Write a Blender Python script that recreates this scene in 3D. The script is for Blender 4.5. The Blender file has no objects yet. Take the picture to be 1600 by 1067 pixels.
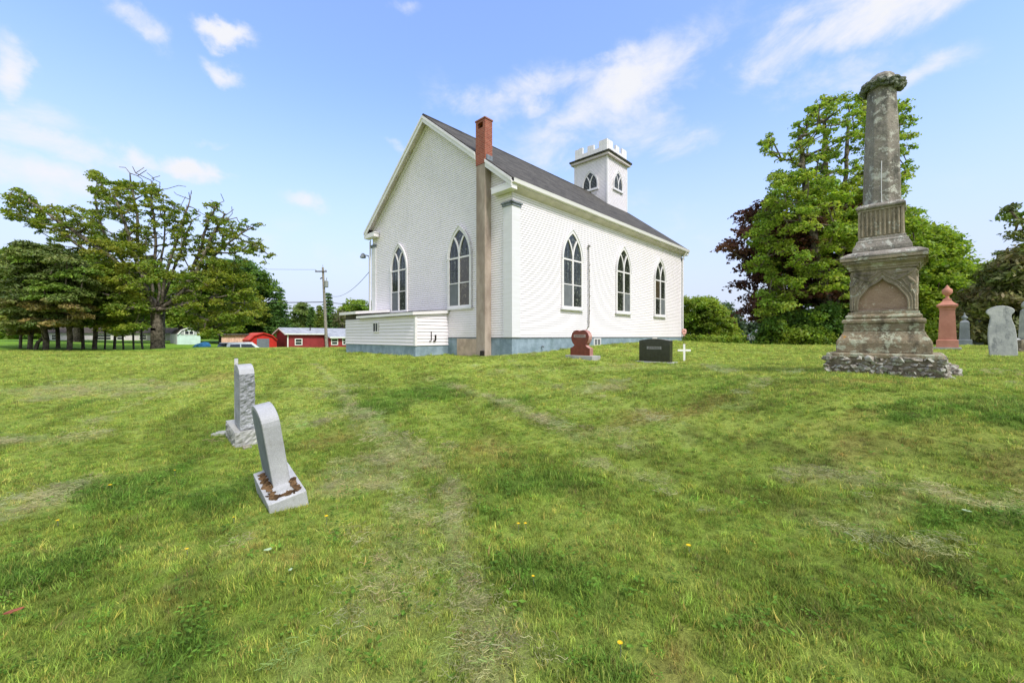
import bpy, math, random
import numpy as np
from mathutils import Vector, Matrix, Euler
random.seed(7); RNG = np.random.default_rng(11)
scene = bpy.context.scene
COL = scene.collection
R = math.radians
# ------------------------------------------------------------------ camera
F, U0, V0, EYE = 630.5, 800.0, 525.4, 1.5
cam = bpy.data.cameras.new('camera'); camo = bpy.data.objects.new('camera', cam); COL.objects.link(camo)
cam.sensor_width = 36; cam.lens = F / 1600 * 36; cam.shift_y = -(533.5 - V0) / 1600
cam.clip_start = 0.05; cam.clip_end = 6000
camo.location = (0, 0, EYE); camo.rotation_euler = (R(90), 0, 0)
scene.camera = camo
# ------------------------------------------------------------------ light
SUN_AZ, SUN_EL = R(143), R(50)          # azimuth clockwise from +Y, elevation
sd = bpy.data.lights.new('sun', 'SUN'); sd.energy = 2.3; sd.angle = R(12); sd.color = (1.0, 0.955, 0.88)
so = bpy.data.objects.new('sun', sd); COL.objects.link(so)
sdir = Vector((math.sin(SUN_AZ) * math.cos(SUN_EL), math.cos(SUN_AZ) * math.cos(SUN_EL), math.sin(SUN_EL)))
so.rotation_euler = sdir.to_track_quat('Z', 'Y').to_euler()
scene.view_settings.view_transform = 'Standard'; scene.view_settings.look = 'None'
scene.view_settings.gamma = 1; scene.view_settings.exposure = 0.85
scene.cycles.max_bounces = 6; scene.cycles.transparent_max_bounces = 4
SKY_STRENGTH = 0.15

def px_dir(u, v):
    d = Vector(((u - U0) / F, 1, -(v - V0) / F)); d.normalize(); return d

def make_world():
    w = bpy.data.worlds.new('World'); scene.world = w; w.use_nodes = True
    nt = w.node_tree; N = nt.nodes; L = nt.links; N.clear()
    out = N.new('ShaderNodeOutputWorld'); bg = N.new('ShaderNodeBackground')
    sky = N.new('ShaderNodeTexSky'); sky.sky_type = 'NISHITA'; sky.sun_disc = False
    sky.sun_elevation = SUN_EL; sky.sun_rotation = SUN_AZ
    sky.air_density = 1.0; sky.dust_density = 0.6; sky.ozone_density = 2.2; sky.altitude = 60
    tc = N.new('ShaderNodeTexCoord')
    # fibrous cloud noise over world directions
    nz = N.new('ShaderNodeTexNoise'); nz.inputs['Scale'].default_value = 6.5; nz.inputs['Detail'].default_value = 9; nz.inputs['Roughness'].default_value = 0.62
    nz.inputs['Distortion'].default_value = 0.35
    mp = N.new('ShaderNodeMapping'); mp.inputs['Scale'].default_value = (1, 1, 1.7); mp.inputs['Location'].default_value = (3.1, 1.4, 0.2)
    L.new(tc.outputs['Generated'], mp.inputs[0]); L.new(mp.outputs[0], nz.inputs['Vector'])
    def mth(op, a, b=None, c=None, clamp=False):
        n = N.new('ShaderNodeMath'); n.operation = op; n.use_clamp = clamp
        for i, x in enumerate((a, b, c)):
            if x is None: continue
            if isinstance(x, (int, float)): n.inputs[i].default_value = x
            else: L.new(x, n.inputs[i])
        return n.outputs[0]
    wn = N.new('ShaderNodeTexNoise'); wn.inputs['Scale'].default_value = 4.5; wn.inputs['Detail'].default_value = 7; wn.inputs['Roughness'].default_value = .6; L.new(tc.outputs['Generated'], wn.inputs['Vector'])
    w1 = N.new('ShaderNodeVectorMath'); w1.operation = 'SUBTRACT'; L.new(wn.outputs['Color'], w1.inputs[0]); w1.inputs[1].default_value = (.5, .5, .5)
    w2 = N.new('ShaderNodeVectorMath'); w2.operation = 'MULTIPLY_ADD'; L.new(w1.outputs[0], w2.inputs[0]); w2.inputs[1].default_value = (.16, .16, .16); L.new(tc.outputs['Generated'], w2.inputs[2])
    total = None
    # each cloud: pixel centre, half-size in pixels, tilt degrees, amount
    clouds = [(342, 28, 44, 20, 0, 1.5), (338, 83, 34, 20, -35, 1.2), (18, 115, 30, 55, 0, 1.2), (200, 10, 45, 30, 0, 1.0),
              (40, 265, 115, 38, -5, 1.25), (60, 285, 80, 26, -5, 1.1), (120, 235, 190, 26, -8, .8), (222, 250, 50, 20, -20, 1.1), (302, 268, 44, 24, 0, 1.6),
              (472, 318, 50, 18, 0, .95), (314, 214, 30, 9, 0, .8), (90, 190, 120, 30, 0, .55), (960, 150, 150, 60, 20, 1.2), (850, 130, 90, 30, 0, .8), (1060, 230, 120, 40, 10, .7),
              (980, 98, 110, 26, 8, .95), (780, 160, 110, 28, 0, .95), (1010, 180, 110, 45, 25, .7), (900, 220, 260, 70, 0, .7),
              (1340, 22, 260, 48, 10, 1.45), (1240, 50, 160, 60, 20, .8), (1430, 118, 95, 26, 0, .95), (1300, 125, 120, 40, 0, .9), (1000, 330, 500, 90, 0, .35),
              (620, 230, 22, 12, -30, .7), (640, 18, 40, 16, 0, .6), (400, 395, 400, 60, 0, .4), (1150, 118, 30, 20, 0, .6)]
    for (u, v, ru, rv, tilt, amt) in clouds:
        d = px_dir(u, v)
        k = 1.0 / math.sqrt(((u - U0) / F) ** 2 + 1 + ((v - V0) / F) ** 2)
        ax = (px_dir(u + ru, v) - d).length; az = (px_dir(u, v + rv) - d).length
        right = Vector((d.y, -d.x, 0)).normalized(); up = right.cross(d)
        t = R(tilt); r2 = right * math.cos(t) + up * math.sin(t); u2 = -right * math.sin(t) + up * math.cos(t)
        sub = N.new('ShaderNodeVectorMath'); sub.operation = 'SUBTRACT'; L.new(w2.outputs[0], sub.inputs[0]); sub.inputs[1].default_value = d
        def dot(vec, s):
            n = N.new('ShaderNodeVectorMath'); n.operation = 'DOT_PRODUCT'; L.new(sub.outputs[0], n.inputs[0]); n.inputs[1].default_value = vec / s
            return n.outputs['Value']
        a, b = dot(r2, ax), dot(u2, az); c = dot(d, 0.5)
        s2 = mth('ADD', mth('ADD', mth('MULTIPLY', a, a), mth('MULTIPLY', b, b)), mth('MULTIPLY', c, c))
        g = mth('MULTIPLY', mth('POWER', 2.718, mth('MULTIPLY', s2, -0.9)), amt)
        total = g if total is None else mth('MAXIMUM', total, g)
    nzs = mth('SUBTRACT', nz.outputs['Fac'], 0.5)
    dens = mth('ADD', total, mth('MULTIPLY', nzs, 2.6))
    mr = N.new('ShaderNodeMapRange'); mr.interpolation_type = 'SMOOTHSTEP'; L.new(dens, mr.inputs['Value'])
    mr.inputs['From Min'].default_value = 0.22; mr.inputs['From Max'].default_value = 1.42
    cl = mth('MULTIPLY', mr.outputs[0], mth('MINIMUM', mth('MULTIPLY', total, 1.6), 1.0), clamp=True)
    # sky saturation / brightness tuned as exposure of blue air
    hs = N.new('ShaderNodeHueSaturation'); hs.inputs['Saturation'].default_value = 1.12; hs.inputs['Value'].default_value = 1.0
    L.new(sky.outputs[0], hs.inputs['Color'])
    gam = N.new('ShaderNodeMixRGB'); gam.blend_type = 'MULTIPLY'; gam.inputs[0].default_value = 1; gam.inputs[2].default_value = (1.28, 1.27, 1.5, 1)
    L.new(hs.outputs[0], gam.inputs[1])
    # pale hazy band low in the sky
    sep = N.new('ShaderNodeSeparateXYZ'); L.new(tc.outputs['Generated'], sep.inputs[0])
    hz = N.new('ShaderNodeMapRange'); hz.interpolation_type = 'SMOOTHSTEP'; L.new(sep.outputs['Z'], hz.inputs['Value'])
    hz.inputs['From Min'].default_value = 0.0; hz.inputs['From Max'].default_value = 0.54; hz.inputs['To Min'].default_value = 1.0; hz.inputs['To Max'].default_value = 0.18
    mh = N.new('ShaderNodeMixRGB'); L.new(hz.outputs[0], mh.inputs[0]); L.new(gam.outputs[0], mh.inputs[1]); mh.inputs[2].default_value = (2.6, 2.85, 3.5, 1)
    mx = N.new('ShaderNodeMixRGB'); L.new(cl, mx.inputs[0]); L.new(mh.outputs[0], mx.inputs[1]); mx.inputs[2].default_value = (3.35, 3.4, 3.6, 1)
    # broken white cloud added out of view, overhead and behind the camera, for whiter fill
    nb = N.new('ShaderNodeTexNoise'); nb.inputs['Scale'].default_value = 2.2; nb.inputs['Detail'].default_value = 6; L.new(tc.outputs['Generated'], nb.inputs['Vector'])
    my = N.new('ShaderNodeMapRange'); my.interpolation_type = 'SMOOTHSTEP'; L.new(sep.outputs['Y'], my.inputs['Value']); my.inputs['From Min'].default_value = .22; my.inputs['From Max'].default_value = -.25
    m3 = N.new('ShaderNodeMapRange'); m3.interpolation_type = 'SMOOTHSTEP'; L.new(sep.outputs['Z'], m3.inputs['Value']); m3.inputs['From Min'].default_value = .70; m3.inputs['From Max'].default_value = .85
    fill_cover = mth('MULTIPLY', mth('MAXIMUM', my.outputs[0], m3.outputs[0]), mth('ADD', mth('MULTIPLY', nb.outputs['Fac'], 2.2), -.35), clamp=True)
    mb_ = N.new('ShaderNodeMixRGB'); L.new(fill_cover, mb_.inputs[0]); L.new(mx.outputs[0], mb_.inputs[1]); mb_.inputs[2].default_value = (3.7, 3.8, 4.0, 1)
    L.new(mb_.outputs[0], bg.inputs['Color']); bg.inputs['Strength'].default_value = SKY_STRENGTH
    L.new(bg.outputs[0], out.inputs[0])
make_world()

# ------------------------------------------------------------------ small numpy noise
def _hash(ix, iy, seed=0):
    h = (ix.astype(np.int64) * 374761393 + iy.astype(np.int64) * 668265263 + seed * 1442695041) & 0x7fffffff
    h = ((h ^ (h >> 13)) * 1274126177) & 0x7fffffff
    h = h ^ (h >> 16)
    return (h & 0xffff) / 65535.0
def vnoise(x, y, seed=0):
    ix = np.floor(x); iy = np.floor(y); fx = x - ix; fy = y - iy
    fx = fx * fx * (3 - 2 * fx); fy = fy * fy * (3 - 2 * fy)
    a = _hash(ix, iy, seed); b = _hash(ix + 1, iy, seed); c = _hash(ix, iy + 1, seed); d = _hash(ix + 1, iy + 1, seed)
    return (a * (1 - fx) + b * fx) * (1 - fy) + (c * (1 - fx) + d * fx) * fy
def fbm(x, y, oct=4, seed=0):
    s = 0; a = .5; t = 0
    for i in range(oct):
        s = s + a * vnoise(x, y, seed + i * 17); t += a; x = x * 2.03 + 5.1; y = y * 2.03 + 1.7; a *= .5
    return s / t
# ------------------------------------------------------------------ terrain height
TH = 0.762; ST, CT = math.sin(TH), math.cos(TH)
S = 0.85                                      # metres per church survey unit
CP = [(0, 0, 0), (-3, 0, 0), (3, 0, .05), (0, 1.75, 0), (0, -6, -.05), (-6, -4, 0), (6, -4, .3), (-2, 3.7, 0), (-3.9, 5.6, 0), (-3, 2, 0), (-6, 4, .05),
      (0, 5, .16), (2.0, 2.6, .1), (4, 2.6, .35), (2.2, 4.0, .24), (3.4, 3.7, .46), (3.6, 4.7, .76), (2.3, 5.4, .46), (5.7, 6.2, .93), (7.2, 5.4, .93), (4.6, 7.4, .88), (6.5, 3.4, .72),
      (0, 9, .47), (-4, 11, .4), (-9, 10, .22), (3, 9.5, .66), (2.1, 12.5, .82), (4.3, 11.9, .72), (0, 15.3, .79), (-1.5, 16.8, .7), (-3.6, 16.6, .67), (-8.6, 21.5, .68),
      (4.6, 20.1, 1.05), (11.5, 27.4, 1.17), (15.1, 14, 1.06), (21, 18.7, 1.0), (13.75, 11.3, .95), (10, 8, .98), (19.8, 30, .78), (14, 24, .95), (26, 24, .9),
      (9, 18, 1.03), (20, 45, .8), (38, 40, .8), (-8, 40, .5), (6, 40, 1.1), (-13, 27, .68), (-20, 22, .5), (-15, 15, .3), (-28, 31.5, .48), (-36, 28, .6), (-30, 20, .45), (-17, 30, .68), (-10, 31, .75), (-22, 31, .66),
      (-22, 38, -.7), (-29, 38, -.7), (-14, 38, -.3), (-26, 50, -.4), (-18, 58, -.4), (-31, 46, -.3), (-40, 50, .45), (-55, 52, .6), (-60, 60, .9), (-42, 36, .7), (-50, 40, 1.0),
      (0, 100, .6), (60, 90, .6), (-70, 100, .8), (90, 30, .8), (-90, 30, .8), (60, -40, .6), (-60, -40, .3), (0, -60, .2), (25, 5, .95), (-20, 5, .1), (-25, 26, .5), (-32, 31, .48), (-28, 33.5, .45), (-36, 32, .55), (-40, 26, .6), (-19, 26, .56)]
CP = np.array(CP, float)
def _tps(r2): return r2 * np.log(r2 + 1e-9) * .5
_d2 = ((CP[:, None, :2] - CP[None, :, :2]) ** 2).sum(-1)
_n = len(CP); _A = np.zeros((_n + 3, _n + 3)); _A[:_n, :_n] = _tps(_d2) + np.eye(_n) * .05
_A[:_n, _n] = 1; _A[:_n, _n + 1:] = CP[:, :2]; _A[_n, :_n] = 1; _A[_n + 1:, :_n] = CP[:, :2].T
_w = np.linalg.solve(_A, np.concatenate([CP[:, 2], [0, 0, 0]]))
def gh(x, y, micro=True):
    x = np.asarray(x, float); y = np.asarray(y, float); sh = x.shape
    X = np.atleast_1d(x).ravel(); Y = np.atleast_1d(y).ravel(); out = np.empty(len(X))
    for i in range(0, len(X), 40000):
        a = X[i:i + 40000]; b = Y[i:i + 40000]
        r2 = (a[:, None] - CP[None, :, 0]) ** 2 + (b[:, None] - CP[None, :, 1]) ** 2
        out[i:i + 40000] = _tps(r2) @ _w[:_n] + _w[_n] + _w[_n + 1] * a + _w[_n + 2] * b
    rr = np.hypot(X, Y); t = np.clip((rr - 70) / 60, 0, 1); t = t * t * (3 - 2 * t)
    out = out * (1 - t) + .75 * t
    if micro:
        out = out + (fbm(X / 2.3, Y / 2.3, 3, 5) - .5) * .12 * np.clip(rr / 4, .3, 1) + (fbm(X / .45, Y / .45, 2, 9) - .5) * .035
    out = out.reshape(sh) if sh else float(out[0])
    return out
def g1(x, y): return float(gh(np.array([x]), np.array([y]), False)[0])
def W3(u, v, d): return Vector(((u - U0) / F * d, d, EYE - (v - V0) / F * d))
def hit(u, v):
    ds = np.concatenate([np.arange(1, 12, .02), np.arange(12, 60, .1)])
    X = (u - U0) / F * ds; z = EYE - (v - V0) / F * ds
    k = np.argmax(z < gh(X, ds, False)); return float(X[k]), float(ds[k])
# ------------------------------------------------------------------ object helpers
def tag(o, label=None, cat=None, group=None, kind=None):
    if label: o['label'] = label
    if cat: o['category'] = cat
    if group: o['group'] = group
    if kind: o['kind'] = kind
    return o
def empty(name, loc, rz=0, label=None, cat=None, group=None, rot=None):
    o = bpy.data.objects.new(name, None); COL.objects.link(o); o.location = loc
    o.rotation_euler = rot if rot is not None else (0, 0, rz); o.empty_display_size = .2
    return tag(o, label, cat, group)
def np_mesh(name, V, Fc, mat, parent=None, smooth=False, col=None, link=True):
    """V (n,3); Fc = (m,k) int array; col (n,3) point colours"""
    me = bpy.data.meshes.new(name); V = np.asarray(V, np.float32); Fc = np.asarray(Fc, np.int32)
    m, k = Fc.shape
    me.vertices.add(len(V)); me.vertices.foreach_set('co', V.ravel())
    me.loops.add(m * k); me.loops.foreach_set('vertex_index', Fc.ravel())
    me.polygons.add(m); me.polygons.foreach_set('loop_start', np.arange(0, m * k, k, dtype=np.int32))
    if smooth: me.polygons.foreach_set('use_smooth', np.ones(m, bool))
    if col is not None:
        a = me.color_attributes.new('Col', 'FLOAT_COLOR', 'POINT')
        c = np.ones((len(V), 4), np.float32); c[:, :3] = col; a.data.foreach_set('color', c.ravel())
    me.update(calc_edges=True)
    if mat: me.materials.append(mat)
    o = bpy.data.objects.new(name, me)
    if link: COL.objects.link(o)
    if parent: o.parent = parent
    return o
class MB:
    def __init__(s): s.v = []; s.f = []; s.M = Matrix.Identity(4); s.grime = []
    def add(s, vs, fs):
        b = len(s.v); s.v += [tuple(s.M @ Vector(p)) for p in vs]; s.f += [tuple(b + i for i in f) for f in fs]; return s
    def box(s, x0, x1, y0, y1, z0, z1):
        return s.add([(x0, y0, z0), (x1, y0, z0), (x1, y1, z0), (x0, y1, z0), (x0, y0, z1), (x1, y0, z1), (x1, y1, z1), (x0, y1, z1)],
                     [(0, 3, 2, 1), (4, 5, 6, 7), (0, 1, 5, 4), (1, 2, 6, 5), (2, 3, 7, 6), (3, 0, 4, 7)])
    def levels(s, lv, n=4, rot=math.pi / 4, sy=1.0, c=(0, 0)):
        """stack of regular n-gons: (half-width, z); for n=4 half-width is to the face"""
        vs = []; fs = []; k = 1 / math.cos(math.pi / n)
        for (a, z) in lv:
            for i in range(n):
                t = rot + 2 * math.pi * i / n; vs.append((c[0] + a * k * math.cos(t), c[1] + a * k * math.sin(t) * sy, z))
        for j in range(len(lv) - 1):
            for i in range(n): fs.append((j * n + i, j * n + (i + 1) % n, (j + 1) * n + (i + 1) % n, (j + 1) * n + i))
        fs.append(tuple(range(n))[::-1]); fs.append(tuple((len(lv) - 1) * n + i for i in range(n)))
        return s.add(vs, fs)
    def prism(s, poly, a0, a1, plane='yz'):
        """poly of 2-D points extruded along the remaining axis from a0 to a1"""
        n = len(poly); mk = {'yz': lambda p, a: (a, p[0], p[1]), 'xz': lambda p, a: (p[0], a, p[1]), 'xy': lambda p, a: (p[0], p[1], a)}[plane]
        vs = [mk(p, a0) for p in poly] + [mk(p, a1) for p in poly]
        return s.add(vs, [tuple(range(n)), tuple(range(2 * n - 1, n - 1, -1))] + [(i, n + i, n + (i + 1) % n, (i + 1) % n) for i in range(n)])
    def tube(s, pts, r, n=6, closed=False):
        pts = [Vector(p) for p in pts]; m = len(pts); rs = r if isinstance(r, (list, tuple)) else [r] * m
        vs = []; fs = []; ref = Vector((0.123, .31, .94)).normalized()
        for i, p in enumerate(pts):
            a = pts[(i - 1) % m] if (closed or i > 0) else p; b = pts[(i + 1) % m] if (closed or i < m - 1) else p
            t = (b - a); t = t.normalized() if t.length > 1e-9 else Vector((0, 0, 1))
            rr = ref if abs(t.dot(ref)) < .95 else Vector((1, 0, 0))
            x = t.cross(rr).normalized(); y = t.cross(x)
            for k in range(n):
                q = 2 * math.pi * k / n; vs.append(tuple(p + (x * math.cos(q) + y * math.sin(q)) * rs[i]))
        for i in range(m if closed else m - 1):
            j = (i + 1) % m
            for k in range(n): fs.append((i * n + k, i * n + (k + 1) % n, j * n + (k + 1) % n, j * n + k))
        if not closed: fs += [tuple(range(n))[::-1], tuple((m - 1) * n + k for k in range(n))]
        return s.add(vs, fs)
    def bar(s, pts, w, d, nrm):
        """flat bar of width w (in plane) and thickness d (along nrm) swept along pts"""
        pts = [Vector(p) for p in pts]; nrm = Vector(nrm).normalized(); vs = []; fs = []; m = len(pts)
        for i, p in enumerate(pts):
            t = (pts[min(i + 1, m - 1)] - pts[max(i - 1, 0)]).normalized(); q = t.cross(nrm).normalized()
            for (a, b) in ((-1, 0), (1, 0), (1, 1), (-1, 1)): vs.append(tuple(p + q * a * w / 2 + nrm * d * b))
        for i in range(m - 1):
            for k in range(4): fs.append((i * 4 + k, i * 4 + (k + 1) % 4, i * 4 + 4 + (k + 1) % 4, i * 4 + 4 + k))
        fs += [(3, 2, 1, 0), tuple((m - 1) * 4 + k for k in range(4))]
        return s.add(vs, fs)
    def blob(s, c, r, sub=2, jit=.12, seed=0):
        """deformed sphere, r = (rx, ry, rz)"""
        V, Fc = ico(sub); rnd = np.random.default_rng(seed)
        k = rnd.normal(size=(4, 3)); ph = rnd.uniform(0, 6, 4)
        d = 1 + jit * sum(np.sin(V @ (k[i] * 1.8) + ph[i]) for i in range(4)) * .5
        P = V * d[:, None] * np.array(r) + np.array(c)
        return s.add([tuple(p) for p in P], [tuple(f) for f in Fc])
    def build(s, name, mat, parent=None, bevel=0, smooth=False, seg=2, sub=0):
        me = bpy.data.meshes.new(name); me.from_pydata(s.v, [], s.f); me.update()
        if smooth:
            me.polygons.foreach_set('use_smooth', [True] * len(me.polygons))
        if mat: me.materials.append(mat)
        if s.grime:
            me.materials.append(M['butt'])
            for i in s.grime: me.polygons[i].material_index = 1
        o = bpy.data.objects.new(name, me); COL.objects.link(o)
        if parent: o.parent = parent
        if bevel:
            b = o.modifiers.new('bevel', 'BEVEL'); b.width = bevel; b.segments = seg; b.limit_method = 'ANGLE'; b.angle_limit = R(35)
        return o
_ico = {}
def ico(sub):
    if sub in _ico: return _ico[sub]
    import bmesh
    bm = bmesh.new(); bmesh.ops.create_icosphere(bm, subdivisions=sub, radius=1)
    V = np.array([v.co[:] for v in bm.verts]); Fc = np.array([[v.index for v in f.verts] for f in bm.faces]); bm.free()
    _ico[sub] = (V, Fc); return _ico[sub]
def one(name, mb, mat, label, cat, group=None, loc=None, rz=0, **k):
    o = mb.build(name, mat, **k); tag(o, label, cat, group)
    if loc is not None: o.location = loc; o.rotation_euler = (0, 0, rz)
    return o
# ------------------------------------------------------------------ materials
def lin(r, g, b):
    f = lambda c: (c / 255 / 12.92) if c / 255 <= .04045 else ((c / 255 + .055) / 1.055) ** 2.4
    return (f(r), f(g), f(b), 1)
class NT:
    def __init__(s, name):
        s.m = bpy.data.materials.new(name); s.m.use_nodes = True; s.t = s.m.node_tree; s.N = s.t.nodes; s.L = s.t.links; s.N.clear()
        s.out = s.N.new('ShaderNodeOutputMaterial'); s.b = s.N.new('ShaderNodeBsdfPrincipled'); s.L.new(s.b.outputs[0], s.out.inputs[0])
        s.tc = s.N.new('ShaderNodeTexCoord').outputs['Object']
    def set(s, sock, x):
        if isinstance(x, (int, float)): sock.default_value = x
        elif isinstance(x, tuple): sock.default_value = x if len(x) == 4 or sock.type == 'VECTOR' else (*x, 1)
        else: s.L.new(x, sock)
    def noise(s, scale, detail=5, rough=.6, vec=None, dist=0, out='Fac'):
        n = s.N.new('ShaderNodeTexNoise'); n.inputs['Scale'].default_value = scale; n.inputs['Detail'].default_value = detail
        n.inputs['Roughness'].default_value = rough; n.inputs['Distortion'].default_value = dist; s.L.new(vec or s.tc, n.inputs['Vector']); return n.outputs[out]
    def map(s, scale=(1, 1, 1), loc=(0, 0, 0), rot=(0, 0, 0), vec=None):
        n = s.N.new('ShaderNodeMapping'); n.inputs['Scale'].default_value = scale; n.inputs['Location'].default_value = loc; n.inputs['Rotation'].default_value = rot
        s.L.new(vec or s.tc, n.inputs[0]); return n.outputs[0]
    def rng(s, x, a, b, c=0, d=1, smooth=True):
        n = s.N.new('ShaderNodeMapRange'); n.interpolation_type = 'SMOOTHSTEP' if smooth else 'LINEAR'; s.L.new(x, n.inputs[0])
        for i, q in enumerate((a, b, c, d)): n.inputs[1 + i].default_value = q
        return n.outputs[0]
    def mix(s, f, a, b, mode='MIX'):
        n = s.N.new('ShaderNodeMixRGB'); n.blend_type = mode; s.set(n.inputs[0], f); s.set(n.inputs[1], a); s.set(n.inputs[2], b); return n.outputs[0]
    def math(s, op, a, b=None):
        n = s.N.new('ShaderNodeMath'); n.operation = op; s.set(n.inputs[0], a)
        if b is not None: s.set(n.inputs[1], b)
        return n.outputs[0]
    def bump(s, h, strength=.3, dist=.02, prev=None):
        n = s.N.new('ShaderNodeBump'); n.inputs['Strength'].default_value = strength; n.inputs['Distance'].default_value = dist; s.L.new(h, n.inputs['Height'])
        if prev: s.L.new(prev, n.inputs['Normal'])
        return n.outputs[0]
    def fin(s, col, rough=.7, nrm=None, spec=.3, metal=0):
        s.set(s.b.inputs['Base Color'], col); s.set(s.b.inputs['Roughness'], rough); s.b.inputs['Specular IOR Level'].default_value = spec; s.b.inputs['Metallic'].default_value = metal
        if nrm: s.L.new(nrm, s.b.inputs['Normal'])
        return s.m
def plain(name, c, var=.12, scale=3, rough=.6, bump=.1, fine=60, spec=.3, dist=.01):
    t = NT(name); n = t.noise(scale, 6); c2 = tuple(x * (1 - var * 2.2) for x in c[:3]) + (1,); c3 = tuple(min(1, x * (1 + var)) for x in c[:3]) + (1,)
    col = t.mix(t.rng(n, .3, .7), c2, c3); nn = t.bump(t.noise(fine, 4), bump, dist) if bump else None
    return t.fin(col, rough, nn, spec)
def m_siding(name, c, streak=.08):
    t = NT(name); v = t.map((.5, .5, 5)); n = t.noise(2.0, 6, .6, v); n2 = t.noise(.6, 5)
    col = t.mix(t.rng(n, .35, .75, 0, streak), c, (.42, .41, .36, 1)); col = t.mix(t.rng(n2, .45, .8, 0, .14), col, (.45, .43, .37, 1))
    v2 = t.map((1.2, 1.2, .22), (3, 1, 2)); col = t.mix(t.rng(t.noise(1.5, 7, .7, v2), .56, .72, 0, .16), col, (.40, .39, .33, 1))
    v3 = t.map((.35, .35, 10.7)); col = t.mix(t.rng(t.noise(1.0, 1, .5, v3), .3, .7, .0, .07), col, (.5, .49, .46, 1))
    return t.fin(col, .5, t.bump(t.noise(40, 3), .05, .005), .35)
M = {}
M['siding'] = m_siding('white_clapboard', (.825, .775, .825, 1))
M['butt'] = plain('shadow_line_butt', (.58, .555, .56, 1), .1, 3)  # shadow lines under the clapboards, put into the colour of their lower lips
M['trim'] = m_siding('pale_trim', (.69, .68, .72, 1), .2)
M['trimw'] = m_siding('white_trim', (.78, .75, .78, 1), .25)
M['found'] = None
t = NT('blue_painted_concrete'); n = t.noise(2.2, 7, .65); n2 = t.noise(9, 6, .7)
col = t.mix(t.rng(n, .35, .7), lin(116, 134, 146), lin(146, 163, 178)); col = t.mix(t.rng(n2, .56, .8, 0, .6), col, lin(160, 168, 170)); col = t.mix(t.rng(t.noise(1.3, 5, .6, t.map((1, 1, .3))), .58, .75, 0, .5), col, lin(92, 116, 118))
M['found'] = t.fin(col, .85, t.bump(n2, .4, .02), .2)
M['pinkpanel'] = plain('pink_board', lin(190, 168, 152), .12, 3)
M['stucco'] = None
t = NT('brown_stucco'); n = t.noise(1.1, 7, .65, t.map((1.5, 1.5, .6))); n2 = t.noise(6, 6, .7)
col = t.mix(t.rng(n, .35, .68), lin(136, 122, 112), lin(174, 160, 148)); col = t.mix(t.rng(n2, .5, .8, 0, .5), col, lin(140, 122, 108))
M['stucco'] = t.fin(col, .9, t.bump(t.noise(35, 5), .4, .01), .2)
def m_brick(name, c1, c2, mortar, sx=1.0):
    t = NT(name); b = t.N.new('ShaderNodeTexBrick'); b.inputs['Scale'].default_value = 1; b.inputs['Mortar Size'].default_value = .008; b.inputs['Brick Width'].default_value = .21; b.inputs['Row Height'].default_value = .072
    sp = t.N.new('ShaderNodeSeparateXYZ'); t.L.new(t.tc, sp.inputs[0]); cb = t.N.new('ShaderNodeCombineXYZ'); t.L.new(t.math('ADD', sp.outputs[0], sp.outputs[1]), cb.inputs[0]); t.L.new(sp.outputs[2], cb.inputs[1])
    t.L.new(cb.outputs[0], b.inputs['Vector']); b.inputs['Color1'].default_value = c1; b.inputs['Color2'].default_value = c2; b.inputs['Mortar'].default_value = mortar
    col = t.mix(t.rng(t.noise(7, 5), .3, .75, 0, .35), b.outputs['Color'], lin(96, 42, 34))
    return t.fin(col, .85, t.bump(b.outputs['Fac'], -.5, .01), .2)
M['brick'] = m_brick('red_brick', lin(158, 88, 70), lin(134, 70, 56), lin(160, 130, 116))
def m_shingle(name, c1, c2, w=.3, h=.14):
    t = NT(name); b = t.N.new('ShaderNodeTexBrick'); b.inputs['Scale'].default_value = 1; b.inputs['Mortar Size'].default_value = .006; b.inputs['Brick Width'].default_value = w; b.inputs['Row Height'].default_value = h
    sp = t.N.new('ShaderNodeSeparateXYZ'); t.L.new(t.tc, sp.inputs[0]); cb = t.N.new('ShaderNodeCombineXYZ'); t.L.new(sp.outputs[0], cb.inputs[0]); t.L.new(t.math('MULTIPLY', sp.outputs[1], 1.27), cb.inputs[1])
    t.L.new(cb.outputs[0], b.inputs['Vector']); b.inputs['Color1'].default_value = c1; b.inputs['Color2'].default_value = c2; b.inputs['Mortar'].default_value = tuple(x * .4 for x in c1[:3]) + (1,)
    b.inputs['Bias'].default_value = -.1
    col = t.mix(t.rng(t.noise(1.6, 7, .7), .35, .7, 0, .5), b.outputs['Color'], tuple(x * 1.7 for x in c2[:3]) + (1,)); col = t.mix(t.rng(t.noise(90, 2), .4, .7, 0, .4), col, tuple(x * .5 for x in c1[:3]) + (1,))
    return t.fin(col, .9, t.bump(b.outputs['Fac'], -.6, .01), .2)
M['shingle'] = m_shingle('charcoal_shingle', lin(60, 58, 56), lin(86, 83, 79))
M['greyroof'] = m_shingle('grey_shingle', lin(140, 144, 152), lin(158, 162, 170))
M['brownroof'] = m_shingle('dark_brown_shingle', lin(62, 56, 50), lin(82, 74, 66))
M['redroof'] = plain('red_metal_roof', lin(208, 88, 78), .1, 3, .5)
M['rotten'] = plain('weathered_fascia', lin(70, 70, 60), .4, 6, .9, .5)
M['soffit'] = plain('soffit', lin(206, 196, 194), .08, 2)
M['metalcap'] = plain('grey_metal_cap', lin(120, 126, 134), .15, 8, .5)
M['black'] = plain('dark_iron', lin(40, 34, 32), .2, 9, .6)
M['louvre'] = plain('louvre_dark', lin(34, 34, 36), .2, 9, .7)
M['pipe'] = plain('conduit_grey', lin(120, 118, 110), .3, 9, .6)
M['wood'] = plain('pole_wood', lin(150, 142, 130), .25, 9, .9, .4)
M['wooddk'] = plain('pole_wood_dark', lin(95, 92, 86), .25, 9, .9, .4)
M['transf'] = plain('transformer_grey', lin(140, 144, 140), .1, 5, .5)
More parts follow.
